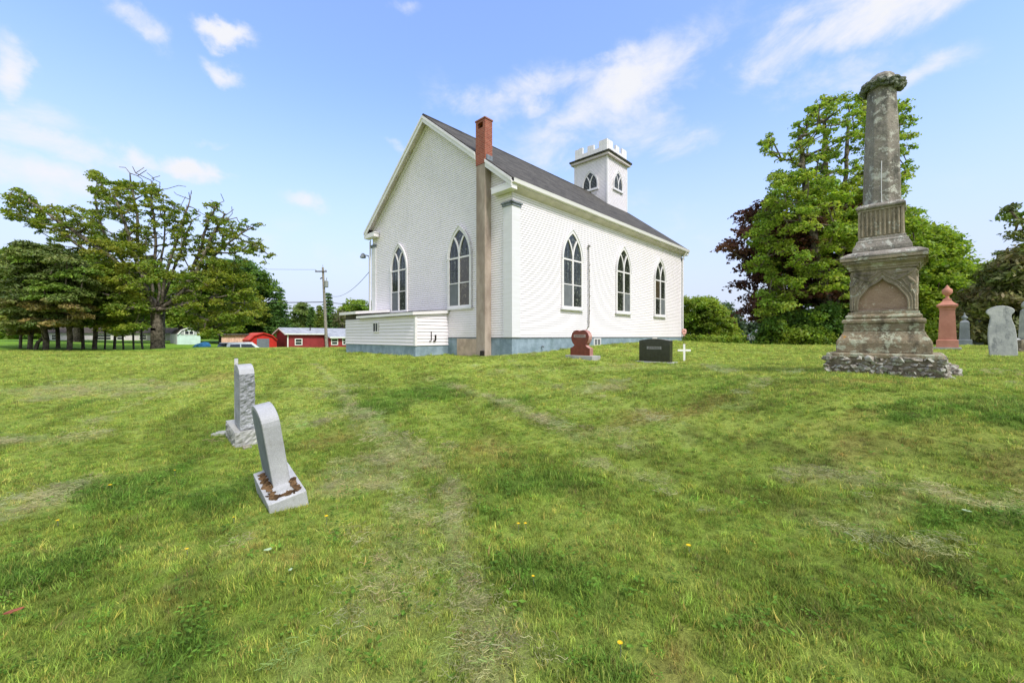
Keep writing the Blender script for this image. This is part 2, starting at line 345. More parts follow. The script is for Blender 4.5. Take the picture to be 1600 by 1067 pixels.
M['redwall'] = plain('red_siding', lin(146, 52, 54), .1, 1.5, .7)
M['barnred'] = plain('bright_red_paint', lin(196, 44, 34), .1, 2, .6)
M['mint'] = plain('pale_mint_siding', lin(196, 218, 206), .06, 2, .6)
M['grey_side'] = plain('pale_grey_wall', lin(170, 172, 170), .1, 2, .7)
M['grey_door'] = plain('grey_door', lin(112, 118, 126), .08, 3, .5)
M['pinkwood'] = plain('bare_wood_boards', lin(224, 184, 162), .15, 5, .8)
M['white'] = plain('white_paint', lin(232, 232, 226), .05, 3, .5)
M['lilac'] = plain('pale_house_siding', lin(214, 206, 212), .06, 2, .6)
M['carblue'] = plain('blue_tarp', lin(70, 150, 186), .15, 6, .5)
M['carwhite'] = plain('white_car_paint', lin(222, 226, 230), .04, 2, .25, 0)
M['carsilver'] = plain('silver_car_paint', lin(150, 152, 158), .05, 2, .3, 0)
M['tyre'] = plain('tyre_rubber', lin(30, 30, 32), .1, 9, .8)
M['redlamp'] = plain('red_tail_lens', lin(150, 20, 18), .1, 5, .3, 0)
M['concrete'] = None
def m_stone(name, c1, c2, speck=220, sp_amt=.35, lichen=None, lamt=.3, lscale=6, rough=.75, bumpk=.4, big=0, spots=None, dark=None):
    t = NT(name); n = t.noise(1.8, 7, .65); col = t.mix(t.rng(n, .32, .68), c1, c2)
    if dark: col = t.mix(t.rng(t.noise(2.6, 8, .7, t.map((1.6, 1.6, .7), (5, 2, 1))), .5, .66, 0, .75), col, dark)
    if lichen:
        l = t.noise(lscale, 9, .72, None, .4); col = t.mix(t.rng(l, .66 - lamt * .4, .74 - lamt * .4, 0, .85), col, lichen)
        l2 = t.noise(lscale * 2.3, 8, .75, t.map((1, 1, 1), (7, 3, 2))); col = t.mix(t.rng(l2, .60, .68, 0, .8), col, tuple(min(1, x * 1.5) for x in lichen[:3]) + (1,))
    if spots: col = t.mix(t.rng(t.noise(3.4, 6, .65, t.map((1, 1, 1), (1.3, 8, 4))), .66, .69, 0, .9), col, spots)
    s_ = t.noise(speck, 2, .5); col = t.mix(t.rng(s_, .35, .65, sp_amt, 0), col, tuple(x * .45 for x in c1[:3]) + (1,))
    col = t.mix(t.rng(t.noise(speck * .9, 2, .5, t.map((1, 1, 1), (9, 9, 9))), .55, .75, 0, sp_amt), col, tuple(min(1, x * 1.5) for x in c2[:3]) + (1,))
    nn = t.bump(t.noise(18, 8, .7), bumpk, .03)
    if big: nn = t.bump(t.noise(5, 6, .6), big, .08, nn)
    return t.fin(col, rough, nn, .3)
M['granite'] = m_stone('pale_grey_granite', lin(168, 169, 172), lin(196, 197, 198), 260, .5, rough=.6, bumpk=.2, dark=lin(150, 149, 144))
M['graniteB'] = m_stone('weathered_grey_granite', lin(150, 150, 146), lin(176, 176, 172), 200, .4, lin(170, 176, 140), .1, 7, .8, .4)
M['rockface'] = m_stone('rock_pitched_granite', lin(150, 152, 156), lin(186, 188, 192), 120, .4, rough=.8, bumpk=1.0, big=.7)
M['sand'] = m_stone('weathered_sandstone', lin(126, 116, 98), lin(164, 150, 128), 120, .25, lin(190, 190, 174), .26, 6, .95, .6, .3, None, lin(70, 66, 58))
M['sandlow'] = m_stone('lichened_sandstone', lin(122, 110, 90), lin(160, 144, 118), 120, .25, lin(190, 192, 168), .40, 9, .95, .9, .5, lin(190, 128, 30), lin(60, 58, 50))
M['shaft'] = m_stone('streaked_shaft_stone', lin(118, 112, 104), lin(152, 144, 134), 120, .25, lin(194, 194, 184), .34, 7, .95, .7, .4, None, lin(60, 64, 60))
M['panel'] = m_stone('brown_carved_panel', lin(150, 124, 104), lin(176, 150, 128), 100, .25, lin(196, 186, 166), .2, 12, .95, .8, .3)
M['mossgreen'] = m_stone('wreath_stone', lin(96, 102, 90), lin(132, 136, 120), 120, .25, lin(160, 166, 146), .2, 12, .95, .8, .3, None, lin(50, 54, 48))
M['rubble'] = m_stone('lichened_fieldstone', lin(132, 122, 112), lin(166, 157, 145), 80, .3, lin(196, 198, 186), .45, 14, .95, 1.0, .3, None, lin(70, 64, 56))
M['mortar'] = plain('old_mortar', lin(124, 114, 98), .25, 8, .95, .5)
M['redgran'] = m_stone('red_sandstone', lin(172, 116, 98), lin(194, 136, 118), 120, .15, rough=.8, bumpk=.3)
M['heart'] = plain('polished_red_granite', lin(116, 50, 38), .12, 8, .25, 0, 60, .5)
M['heart_edge'] = m_stone('rough_pink_granite', lin(160, 110, 100), lin(200, 160, 150), 60, .4, bumpk=.8)
M['blackst'] = plain('polished_black_granite', lin(44, 44, 42), .15, 10, .16, 0, 60, .6)
M['greymon'] = m_stone('blue_grey_stone', lin(112, 118, 122), lin(140, 146, 150), 120, .2, rough=.7)
M['marble'] = m_stone('weathered_marble', lin(150, 152, 152), lin(196, 196, 192), 60, .1, None, rough=.8, bumpk=.3, dark=lin(104, 108, 112))
M['concrete'] = m_stone('concrete_base', lin(150, 150, 148), lin(176, 176, 172), 120, .2, rough=.9)
M['earth'] = plain('bare_earth', lin(112, 88, 62), .35, 14, 1, 1.0, 40, .1, .03)
M['lettering'] = plain('pale_lettering_band', lin(172, 150, 144), .08, 9, .7)
M['letterdk'] = plain('dark_letters', lin(66, 50, 46), .1, 9, .7)
M['bandgrey'] = plain('grey_lettering_band', lin(142, 142, 140), .08, 9, .7)
M['bark'] = plain('grey_bark', lin(118, 110, 98), .35, 5, .95, .9, 14, .1, .04)
M['barkdk'] = plain('dark_bark', lin(112, 102, 92), .35, 5, .95, .9, 14, .1, .04)
def m_glass(name, dark, light, amt=.4, sc=7):
    t = NT(name); n = t.noise(sc, 6, .7, None, 1.0); col = t.mix(t.rng(n, .55 - amt * .1, .68), dark, light); n2 = t.noise(1.4, 3)
    col = t.mix(t.rng(n2, .4, .65, 0, .5), col, dark)
    return t.fin(col, .12, t.bump(t.noise(3, 2), .05, .02), .6)
M['glass'] = m_glass('reflection_leaded_glass', lin(34, 38, 34), lin(132, 138, 124), .6, 9)  # reflections put into the colour as pale blotches on dark grey-green
M['glass2'] = m_glass('amber_leaded_glass', lin(70, 62, 50), lin(130, 120, 98), .3, 5)
M['screen'] = plain('grey_window_screen', lin(108, 112, 116), .08, 3, .5)
M['winglass'] = plain('dark_window_glass', lin(40, 46, 50), .2, 4, .1, 0, 60, .7)
M['lead'] = plain('lead_came', lin(50, 50, 48), .1, 4, .6)
def m_leaf(name, trans=.48):
    t = NT(name); a = t.N.new('ShaderNodeAttribute'); a.attribute_name = 'Col'
    tr = t.N.new('ShaderNodeBsdfTranslucent'); mx = t.N.new('ShaderNodeMixShader'); mx.inputs[0].default_value = trans
    t.L.new(a.outputs['Color'], t.b.inputs['Base Color']); t.b.inputs['Roughness'].default_value = .55; t.b.inputs['Specular IOR Level'].default_value = .25
    t.L.new(t.mix(1, a.outputs['Color'], (1.15, 1.1, .6, 1), 'MULTIPLY'), tr.inputs[0]); t.L.new(t.b.outputs[0], mx.inputs[1]); t.L.new(tr.outputs[0], mx.inputs[2]); t.L.new(mx.outputs[0], t.out.inputs[0])
    return t.m
M['leaf'] = m_leaf('leaves'); M['needle'] = m_leaf('needles', .2)
# ------------------------------------------------------------------ lawn: what grows where (real patches of the turf)
def world_blob(u, v, ru, rv):
    x, y = hit(u, v); y1 = hit(u, v + rv)[1]; y0 = hit(u, max(v - rv, 560 if v > 575 else v - rv))[1]
    return (x, y, max(ru * y / F, .15), max(abs(y0 - y1) / 2, .12))
LUSH = [world_blob(*b) for b in [(870, 900, 130, 70), (950, 1000, 150, 60), (290, 990, 110, 60), (640, 620, 90, 22), (1560, 1000, 90, 60), (1500, 840, 130, 40), (1450, 640, 160, 12), (830, 760, 90, 40),
        (245, 745, 60, 25), (1180, 1020, 90, 40), (330, 770, 60, 30), (30, 900, 70, 40), (1200, 690, 120, 10), (160, 770, 120, 30), (760, 820, 60, 40), (1500, 660, 120, 9), (1230, 990, 120, 60)]]
STRAW = [world_blob(*b) for b in [(960, 680, 90, 22), (820, 655, 50, 12), (560, 760, 60, 40), (740, 1020, 90, 60), (30, 790, 60, 20), (60, 690, 120, 14), (1260, 740, 120, 20), (940, 605, 60, 6), (470, 660, 60, 30),
        (1330, 800, 120, 24), (620, 720, 90, 30), (420, 850, 60, 30), (1000, 575, 140, 5), (905, 640, 50, 10), (690, 790, 50, 40), (500, 610, 120, 14), (1450, 770, 120, 20), (100, 610, 200, 12), (560, 1020, 90, 40)]]
BROWN = [world_blob(*b) for b in [(1450, 690, 150, 18), (1530, 1000, 90, 50), (1260, 1000, 60, 40), (340, 590, 45, 7), (1050, 650, 120, 16), (230, 930, 70, 30), (1330, 600, 160, 6), (860, 860, 50, 20), (1380, 660, 120, 10), (1480, 950, 60, 40), (520, 680, 40, 24), (1540, 720, 90, 14), (1060, 1010, 50, 30), (450, 870, 30, 18), (770, 700, 60, 22)]]
LINES = [([(495, 572), (520, 600), (575, 655), (640, 700), (700, 728), (712, 770), (722, 850), (738, 930), (752, 1000), (780, 1067)], .10, .9),
         ([(660, 590), (720, 605), (790, 630), (850, 655), (905, 690)], .12, .7), ([(300, 604), (190, 640), (110, 672), (0, 694)], .12, .7), ([(0, 812), (60, 792), (120, 760)], .22, .8),
         ([(1280, 738), (1350, 752), (1440, 765), (1520, 792), (1600, 800)], .07, .7), ([(1240, 800), (1300, 830), (1420, 850), (1480, 870)], .12, .5), ([(910, 720), (1000, 745), (1100, 790)], .12, .5),
         ([(740, 570), (860, 600), (1000, 640), (1080, 700)], .10, .45), ([(560, 640), (620, 720), (640, 820), (600, 960)], .25, .45), ([(1100, 575), (1190, 600), (1150, 640)], .12, .4)]
DARKL = [([(1066, 682), (1140, 694), (1215, 706), (1300, 722)], .10, 1.0), ([(500, 585), (560, 660), (650, 708)], .05, .7), ([(700, 600), (800, 640), (860, 680)], .07, .6), ([(1330, 700), (1460, 712), (1600, 715)], .16, .5)]
def to_world(line): return np.array([hit(u, v) for u, v in line])
LINES = [(to_world(a), w * .75, k * .6) for a, w, k in LINES]; DARKL = [(to_world(a), w, k) for a, w, k in DARKL]
def seg_d(X, Y, P):
    d = np.full(X.shape, 1e9)
    for i in range(len(P) - 1):
        a = P[i]; b = P[i + 1]; ab = b - a; t = np.clip(((X - a[0]) * ab[0] + (Y - a[1]) * ab[1]) / (ab @ ab), 0, 1)
        d = np.minimum(d, np.hypot(X - a[0] - t * ab[0], Y - a[1] - t * ab[1]))
    return d
def turf(X, Y):
    """lush, straw, brown, thatch amounts at world points"""
    wx = X + (fbm(X * 1.7, Y * 1.7, 3, 31) - .5) * .9; wy = Y + (fbm(X * 1.7, Y * 1.7, 3, 47) - .5) * .9
    def blobs(L):
        s = np.zeros(X.shape)
        for (x, y, rx, ry) in L: s = np.maximum(s, np.exp(-(((wx - x) / rx) ** 2 + ((wy - y) / ry) ** 2) * .8))
        return s
    n1 = fbm(X / 1.5, Y / 1.5, 5, 3); n2 = fbm(X / .5, Y / .5, 4, 13); n3 = fbm(X / 5, Y / 5, 4, 23)
    sm = lambda a, b, x: (lambda t: t * t * (3 - 2 * t))(np.clip((x - a) / (b - a), 0, 1))
    lush = sm(.25, .95, blobs(LUSH) * 1.0 + (n1 - .5) * 1.5 + (n2 - .5) * .9)
    straw = sm(.25, 1.0, blobs(STRAW) * .8 + (n3 - .5) * 1.2 + (n2 - .5) * 1.1)
    brown = sm(.35, 1.0, blobs(BROWN) * .9 + (fbm(X / .8, Y / .8, 4, 77) - .5) * 1.3 + (n2 - .5) * .5)
    hay = np.zeros(X.shape); dk = np.zeros(X.shape); jx = X + (n2 - .5) * .35; jy = Y + (fbm(X / .5, Y / .5, 3, 91) - .5) * .35
    for P, w, k in LINES: hay = np.maximum(hay, k * np.exp(-(seg_d(jx, jy, P) / w) ** 2) * np.clip(fbm(X / .6, Y / .6, 3, 8) * 2.4 - .35, 0, 1.1))
    for P, w, k in DARKL: dk = np.maximum(dk, k * np.exp(-(seg_d(jx, jy, P) / w) ** 2) * np.clip(fbm(X / .5, Y / .5, 3, 18) * 2.4 - .3, 0, 1))
    # faint mower passes that run with the churchyard
    q = (X * ST + Y * CT) + (n3 - .5) * 1.5; mow = (np.sin(q * 2 * math.pi / 1.25) * .5 + .5) * np.clip(Y / 10, 0, 1)
    al = -.45 * X + .89 * Y; pe = .89 * X + .45 * Y; cv = (fbm(X / 6, Y / 6, 2, 61) - .5) * 3
    st = fbm((pe + cv) / .38, (al + cv) / 5.5, 4, 71) * .6 + fbm((X + cv * .6) / 4.5, (Y + cv * .5) / .45, 4, 83) * .4
    mow = np.clip(mow * .35 + np.clip((st - .44) * 6.5, 0, 1) * .95, 0, 1); dk = np.maximum(dk, np.clip((.45 - st) * 6, 0, .6) * (.4 + .6 * n2))
    return lush, straw, brown, hay, dk, mow, n2
C_BASE = np.array([0.235, 0.324, 0.049]); C_LUSH = np.array([0.092, 0.203, 0.026]); C_STRAW = np.array([0.421, 0.428, 0.177]); C_BROWN = np.array([0.336, 0.248, 0.084]); C_HAY = np.array([.50, .48, .25]); C_DK = np.array([0.096, 0.097, 0.029]); C_LIGHT = np.array([0.332, 0.408, 0.081]); C_MEADOW = np.array([0.14, 0.284, 0.025])
def turf_col(X, Y):
    lush, straw, brown, hay, dk, mow, n2 = turf(X, Y)
    c = np.ones(X.shape + (3,)) * C_BASE
    def mx(c, k, t): return c * (1 - k[..., None]) + t * k[..., None]
    c = mx(c, mow * .85, C_LIGHT); c = mx(c, straw * .68, C_STRAW); c = mx(c, lush * .72, C_LUSH); c = mx(c, brown * .5, C_BROWN); c = mx(c, np.clip(hay, 0, 1) * .85, C_HAY); c = mx(c, np.clip(dk, 0, 1) * .65, C_DK)
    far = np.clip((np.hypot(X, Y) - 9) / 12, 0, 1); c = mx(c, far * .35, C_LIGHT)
    mead = np.clip((Y - 30.5 + (n2 - .5) * 2) / 2.5, 0, 1) * np.where(X < -8, 1, 0) + np.clip((Y - 36) / 4, 0, 1) * np.where(X >= -8, 1, 0)
    mead = np.maximum(mead, np.clip((-X - 20) / 3, 0, 1) * np.clip((Y - 26.0 - (n2 - .5) * 2) / 1.5, 0, 1))
    c = mx(c, np.clip(mead, 0, 1) * .85, C_MEADOW)
    return c
# ground sheet
def make_ground():
    n = 760; s = np.linspace(-1, 1, n); b = 6.1; a = 2400 / math.sinh(b)
    xs = a * np.sinh(b * s); ys = a * np.sinh(b * s) + 5
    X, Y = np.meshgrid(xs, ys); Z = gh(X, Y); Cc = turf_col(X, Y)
    V = np.stack([X.ravel(), Y.ravel(), Z.ravel()], 1); i = np.arange(n * n).reshape(n, n)
    Fc = np.stack([i[:-1, :-1].ravel(), i[:-1, 1:].ravel(), i[1:, 1:].ravel(), i[1:, :-1].ravel()], 1)
    t = NT('turf_ground'); at = t.N.new('ShaderNodeAttribute'); at.attribute_name = 'Col'
    n1 = t.noise(9, 8, .75); n2 = t.noise(55, 5, .7); n3 = t.noise(2.2, 6, .7)
    k = t.math('MULTIPLY', t.rng(n1, .25, .75, .62, 1.25, False), t.rng(n2, .25, .75, .62, 1.3, False)); k = t.math('MULTIPLY', k, t.rng(n3, .3, .7, .85, 1.12, False))
    cb = t.N.new('ShaderNodeCombineXYZ'); [t.L.new(k, cb.inputs[j]) for j in range(3)]
    col = t.mix(1, at.outputs['Color'], cb.outputs[0], 'MULTIPLY')
    mt = t.fin(col, .95, t.bump(n2, .8, .03, t.bump(n1, .8, .06)), .1)
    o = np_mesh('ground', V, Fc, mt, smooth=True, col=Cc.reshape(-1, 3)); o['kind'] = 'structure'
make_ground()
def sit(x, y, dz=0): return Vector((x, y, g1(x, y) + dz))
# ================================================================== CHURCH
church = empty('church', (0, 15.3, 0), math.pi / 2 - TH, 'white clapboard church with tall pointed windows, steep charcoal roof and square belfry', 'church')
def zz(z): return EYE + z * S                 # survey height -> world height
L_, W_ = 19.64 * S, 12.79 * S
Z_F = zz(-.05); Z_AP = zz(12.02); OE = .32; OG = .32; Z_E = zz(6.78); SL = (Z_AP - Z_E) / (W_ / 2 + OE)
Z_W = Z_E + OE * SL - .05
GAP_ = .014
P_ = .0935                                       # clapboard exposure
def courses(mb, z0, z1, span, place, out=.019, edge=0):
    """clapboard rows; span(z)->(a,b) along the wall; place(a,z,o)->point, o = offset out from the wall"""
    z = z0
    while z < z1 - 1e-4:
        zt = min(z + P_, z1); a0, b0 = span(z); a1, b1 = span(zt)
        if b0 - a0 < .02: break
        zl = z + GAP_; vs = [place(a0, z, 0.001), place(b0, z, 0.001), place(b0, zl, out), place(a0, zl, out), place(b1, zt, .002), place(a1, zt, .002)]
        mb.grime.append(len(mb.f)); mb.add(vs, [(0, 1, 2, 3), (3, 2, 4, 5)]); z = zt  # lower lip takes the darker shadow-line colour
def wall_gable(name, x, sgn, par):
    mb = MB(); c = W_ / 2
    sp = lambda z: (0, W_) if z <= Z_W else ((z - Z_W) / SL, W_ - (z - Z_W) / SL)
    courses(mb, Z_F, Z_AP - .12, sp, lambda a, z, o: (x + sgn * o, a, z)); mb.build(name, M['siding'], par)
    MB().prism([(0.01, Z_F), (W_ - .01, Z_F), (W_ - .01, Z_W), (c, Z_AP - .13), (0.01, Z_W)], x, x - sgn * .12, 'yz').build('wall_core', M['siding'], par)
wall_gable('gable_wall', 0, -1, church); wall_gable('gable_wall', L_, 1, church)
for (y, sg) in ((0, -1), (W_, 1)):
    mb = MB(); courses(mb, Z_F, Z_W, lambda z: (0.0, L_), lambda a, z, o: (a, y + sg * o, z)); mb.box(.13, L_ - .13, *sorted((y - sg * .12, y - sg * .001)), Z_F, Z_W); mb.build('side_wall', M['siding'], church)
# foundation
mb = MB(); mb.box(-.005, L_ + .005, -.005, W_ + .005, -1.2, Z_F - .04); mb.build('foundation', M['found'], church)
MB().box(-.022, L_ + .022, -.022, W_ + .022, Z_F - .045, Z_F - .002).build('sill_band', M['metalcap'], church)
MB().box(-.03, -.004, 2.0, 3.28, -1, Z_F - .06).build('foundation_panel', M['pinkpanel'], church)
for a in (7.05, 14.6):
    e = empty('cellar_window', (a * S, -.012, 0)); e.parent = church
    mb = MB(); z0, z1 = zz(-.55), Z_F - .05
    mb.box(-.32, .32, -.02, .02, z0, z0 + .05).box(-.32, .32, -.02, .02, z1 - .05, z1).box(-.32, -.26, -.02, .02, z0 + .05, z1 - .05).box(.26, .32, -.02, .02, z0 + .05, z1 - .05).box(-.02, .02, -.015, .02, z0 + .05, z1 - .05)
    mb.build('frame', M['trimw'], e); MB().box(-.26, .26, -.002, .01, z0 + .05, z1 - .05).build('pane', M['screen'], e)
# roof: two slabs and cap
th = .09
mb = MB(); c = W_ / 2
for s in (0, 1):
    m = (lambda y: y) if s == 0 else (lambda y: W_ - y)
    pl = [(m(-OE), Z_E), (m(c), Z_AP), (m(c), Z_AP + th * 1.3), (m(-OE - .02), Z_E + th)]
    mb.prism(pl, -OG, L_ + OG, 'yz')
mb.build('roof', M['shingle'], church)
MB().tube([(-OG - .01, c, Z_AP + th * 1.1), (L_ + OG, c, Z_AP + th * 1.1)], .07, 6).build('ridge_cap', M['shingle'], church)
# rake boards, soffits, eaves
for x0 in (-OG, L_ + OG):
    sg = -1 if x0 < 0 else 1
    for s in (0, 1):
        m = (lambda y: y) if s == 0 else (lambda y: W_ - y)
        def rk(ya, yb, up, dn, xa, xb, mat, nm):
            f = lambda y: Z_E + (y + OE) * SL
            MB().prism([(m(ya), f(ya) + up), (m(yb), f(yb) + up), (m(yb), f(yb) - dn), (m(ya), f(ya) - dn)], xa, xb, 'yz').build(nm, mat, church, bevel=0)
        e0 = -OE
        if sg < 0 and s == 0: segs = [(e0, 1.12), (1.70, c - .001)]
        else: segs = [(e0, c - .001)]
        for a, b in segs:
            rk(a, b, -.012, .24, x0 + sg * .045, x0 + sg * .002, M['trimw'], 'rake_board')
            rk(a, b, .06, .06, x0 + sg * .08, x0 + sg * .046, M['trimw'], 'rake_moulding')
            rk(max(a, .02), b, -.03, .06, x0 + sg * .001, (0 if sg < 0 else L_) + sg * .001, M['soffit'], 'rake_soffit')
            rk(max(a, .15), b, -.10, .30, (0 if sg < 0 else L_) + sg * .05, (0 if sg < 0 else L_) + sg * .022, M['trimw'], 'rake_frieze')
for s in (0, 1):
    m = (lambda y: y) if s == 0 else (lambda y: W_ - y)
    MB().prism([(m(-OE + .02), Z_E - .02), (m(-OE + .02), Z_E - .16), (m(0.0), Z_E - .30), (m(0.0), Z_E - .02)], -OG + .02, L_ + OG - .02, 'yz').build('eaves_cornice', M['soffit'], church)
    g = MB(); ya, yb = m(-OE - .10), m(-OE + .015); g.prism([(ya, Z_E + .01), (m(-OE - .11), Z_E + .05), (m(-OE - .09), Z_E + .05), (m(-OE - .085), Z_E - .06), (yb, Z_E - .09), (yb, Z_E - .11), (m(-OE - .08), Z_E - .09)], -OG, L_ + OG, 'yz')
    g.build('gutter', M['trimw'], church)
    MB().box(-OG, L_ + OG, *sorted((m(-OE - .03), m(-OE - .004))), Z_E + .015, Z_E + .085).build('shingle_edge', M['rotten'], church)
    # cornice return on both gables
    for x0, sg in ((0, -1), (L_, 1)):
        r = MB(); xa, xb = sorted((x0 + sg * .05, x0 + sg * (OG + .03)))
        r.box(xa, xb, *sorted((m(-OE), m(.78))), Z_E - .30, Z_E - .10); r.box(xa, xb + (0 if sg < 0 else .03), *sorted((m(-OE - .03), m(.82))), Z_E - .098, Z_E - .05)
        r.build('cornice_return', M['trimw'], church, bevel=.01)
# corner pilasters with caps
def pilaster(x, y, sx, sy, wx, wy, zt):
    e = empty('corner_pilaster', (0, 0, 0)); e.parent = church
    a = MB(); o = .055
    xs = sorted((x - sx * o, x + sx * wx)); ys = sorted((y - sy * o, y - sy * .001)); a.box(*xs, *ys, Z_F, zt)
    xs = sorted((x - sx * o, x - sx * .001)); ys2 = sorted((y - sy * .0005, y + sy * wy)); a.box(*xs, *ys2, Z_F, zt); a.build('board', M['trim'], e, bevel=.006)
    cp = MB()
    for (k, z0, z1) in ((.03, zt - .10, zt - .002), (.07, zt, zt + .06)):
        cp.box(*sorted((x - sx * (o + k), x + sx * (wx + k))), *sorted((y - sy * (o + k), y - sy * .01)), z0 + .001, z1); cp.box(*sorted((x - sx * (o + k), x - sx * .01)), *sorted((y - sy * (o + k), y + sy * (wy + k))), z0, z1 - .001)
    cp.build('cap', M['metalcap'], e)
pilaster(0, 0, 1, 1, .42, .42, zz(5.95)); pilaster(0, W_, 1, -1, .42, .42, zz(5.95)); pilaster(L_, 0, -1, 1, .16, .16, zz(6.1)); pilaster(L_, W_, -1, -1, .16, .16, zz(6.1))
# downspouts
MB().tube([(L_ - .1, -OE - .05, Z_E - .08), (L_ - .12, -OE + .05, Z_E - .25), (L_ - .12, -.11, Z_E - .55), (L_ - .12, -.11, Z_F + .05)], .045, 8).build('downspout', M['trimw'], church)
MB().tube([(.1, W_ + OE, Z_E - .08), (-.10, W_ + .12, Z_E - .45), (-.10, W_ + .12, Z_F + .05)], .045, 8).build('downspout', M['trim'], church)
# ---- gothic window: local x across the opening, y out of the wall (towards the viewer, negative), z up
def arch_pts(h, zs, n=14):
    """left arc then right arc of an equilateral arch of half width h springing at zs"""
    L = [(h - 2 * h * math.cos(a), zs + 2 * h * math.sin(a)) for a in np.linspace(0, math.pi / 3, n)]
    return L + [(-x, z) for x, z in L[-2::-1]]
def gothic(parent, pos, rz, hw, zs, zb, fr=.115, rows=3, kind='glass', panes=None, dep=.07):
    w = empty('window', (pos[0], pos[1], 0), rz); w.parent = parent
    out = arch_pts(hw, zs); inn = arch_pts(hw - fr, zs)
    # casing ring
    P = [(-hw, zb)] + out + [(hw, zb)]; Q = [(-hw + fr, zb + fr * .9)] + inn + [(hw - fr, zb + fr * .9)]
    n = len(P); vs = []
    for y in (0, -dep): vs += [(x, y, z) for x, z in P]; vs += [(x, y, z) for x, z in Q]
    fs = []
    for i in range(n - 1):
        fs += [(2 * n + i, 3 * n + i, 3 * n + i + 1, 2 * n + i + 1), (i, 2 * n + i, 2 * n + i + 1, i + 1), (n + i, n + i + 1, 3 * n + i + 1, 3 * n + i)]
    fs += [(2 * n, 2 * n + n - 1, 3 * n + n - 1, 3 * n), (3 * n, 4 * n - 1, 2 * n - 1, n)]
    mb = MB().add(vs, fs); mb.build('casing', M['trimw'], w)
    tr = MB(); tr.bar([(x, -dep, z) for x, z in arch_pts(hw - .01, zs)], .045, .03, (0, -1, 0)); tr.build('hood_moulding', M['trim'], w)
    MB().box(-hw - .05, hw + .05, -dep - .05, 0, zb - .07, zb + .015).build('sill', M['trim'], w)
    # glass
    gp = [(-hw + fr - .01, zb + fr * .9 - .01)] + [(x, z) for x, z in arch_pts(hw - fr + .01, zs)] + [(hw - fr + .01, zb + fr * .9 - .01)]
    MB().prism(gp, -.022, -.03, 'xz').build('glass', M[kind], w)
    hh = hw - fr; d0 = -.031
    t = MB(); bw = .085 * hw / .8
    t.bar([(0, d0, zb + fr * .9), (0, d0, zs)], bw, .045, (0, -1, 0))
    def cut(sg):
        pts = []
        for a in np.linspace(0, math.pi / 3, 16):
            x = (2 * hh - 2 * hh * math.cos(a)) * sg; z = zs + 2 * hh * math.sin(a)
            if abs(x) < hh and (x * -sg - hh) ** 2 + (z - zs) ** 2 < (2 * hh) ** 2 + .02 or a == 0: pts.append((x, d0, z))
            if (abs(x) + hh) ** 2 + (z - zs) ** 2 > (2 * hh) ** 2: break
        return pts
    for sg in (-1, 1): t.bar(cut(sg), bw * .85, .044 + .002 * sg, (0, -1, 0))
    t.build('tracery', M['trimw'], w)
    if rows:
        b = MB(); zm = zb + (zs - zb) * .49
        for sg in (-1, 1):
            x0, x1 = sorted((sg * bw * .5, sg * hh)); b.box(x0, x1, d0 - .03, d0 - .001, zs - .05, zs + .02); b.box(x0, x1, d0 - .025, d0 - .001, zm - .02, zm + .02); b.box(min(x0, x1, key=abs), min(x0, x1, key=abs) + sg * .012, d0 - .028, d0 - .002, zm - .01, zs - .01)
        b.build('sash_rails', M['trimw'], w)
        c = MB()
        for sg in (-1, 1):
            for k in (1 / 3, 2 / 3):
                x = sg * hh * k; c.box(x - .007, x + .007, d0 - .006, d0, zb + fr, zs + 1.2 * hh * (1.1 - .75 * k))
            for z in (zb + (zs - zb) * .25, zb + (zs - zb) * .74):
                x0, x1 = sorted((sg * bw * .5, sg * hh)); c.box(x0, x1, d0 - .0065, d0 - .0005, z - .006, z + .006)
        c.build('leading', M['lead'], w)
        zm2 = zb + fr * .9
        for sg, mt in (panes or []):
            lo = (zm2, zm - .02) if abs(sg) == 1 else (zm + .02, zs - .05); s1 = 1 if sg > 0 else -1; x0, x1 = sorted((s1 * (bw * .5), s1 * hh))
            MB().box(x0, x1, d0 - .011, d0 - .008, *lo).build('sash_screen', M[mt], w)
    return w
ZT, ZS, ZB, HW = zz(5.69), zz(3.998), zz(1.443), .938 * S
sp = [[(-1, 'screen')], [(1, 'screen')], [(1, 'screen'), (-2, 'glass2')]]
for i, a in enumerate((4.54, 10.02, 15.384)): gothic(church, (a * S, -.02), 0, HW, ZS, ZB, panes=sp[i], kind='glass')
for i, a in enumerate((3.622, 9.4)): gothic(church, (-.02, a * S), -math.pi / 2, HW, ZS, ZB, panes=[[(-1, 'screen'), (1, 'glass2'), (2, 'glass2')], [(-1, 'screen')]][i])
# ---- chimney
ch = empty('chimney', (0, 0, 0)); ch.parent = church
x0, x1, y0, y1 = -.345, .03, 1.14, 1.66; zb_ = zz(8.02)
MB().box(x0, x1, y0, y1, 0, zb_).build('stucco_stack', M['stucco'], ch, bevel=.015)
mb = MB(); zt_ = zz(10.1); o = .012
mb.box(x0 - o, x1 + o, y0 - o, y1 + o, zb_ + .001, zt_ - .34)
for (ya, yb, xa, xb) in ((y0 - o, y0 + .11, x0 - o, x1 + o), (y1 - .11, y1 + o, x0 - o, x1 + o), (y0 + .11, y1 - .11, x1 - .05, x1 + o)): mb.box(xa, xb, ya, yb, zt_ - .34, zt_ - .12)
mb.box(x0 - o, x1 + o, y0 - o, y1 + o, zt_ - .12, zt_ - .03); mb.build('brick_stack', M['brick'], ch)
MB().box(x0 - .04, x1 + .04, y0 - .04, y1 + .04, zt_ - .03, zt_ + .03).build('cap', M['brick'], ch, bevel=.01)
MB().box(-.30, x1 + .02, y0 - .04, y0 - .013, zb_ + .08, zb_ + .34).build('flashing', M['metalcap'], ch)
MB().box(x0 - .09, x0 - .001, y0 + .02, y0 + .20, .66, .93).build('drain_box', M['black'], ch, bevel=.01)
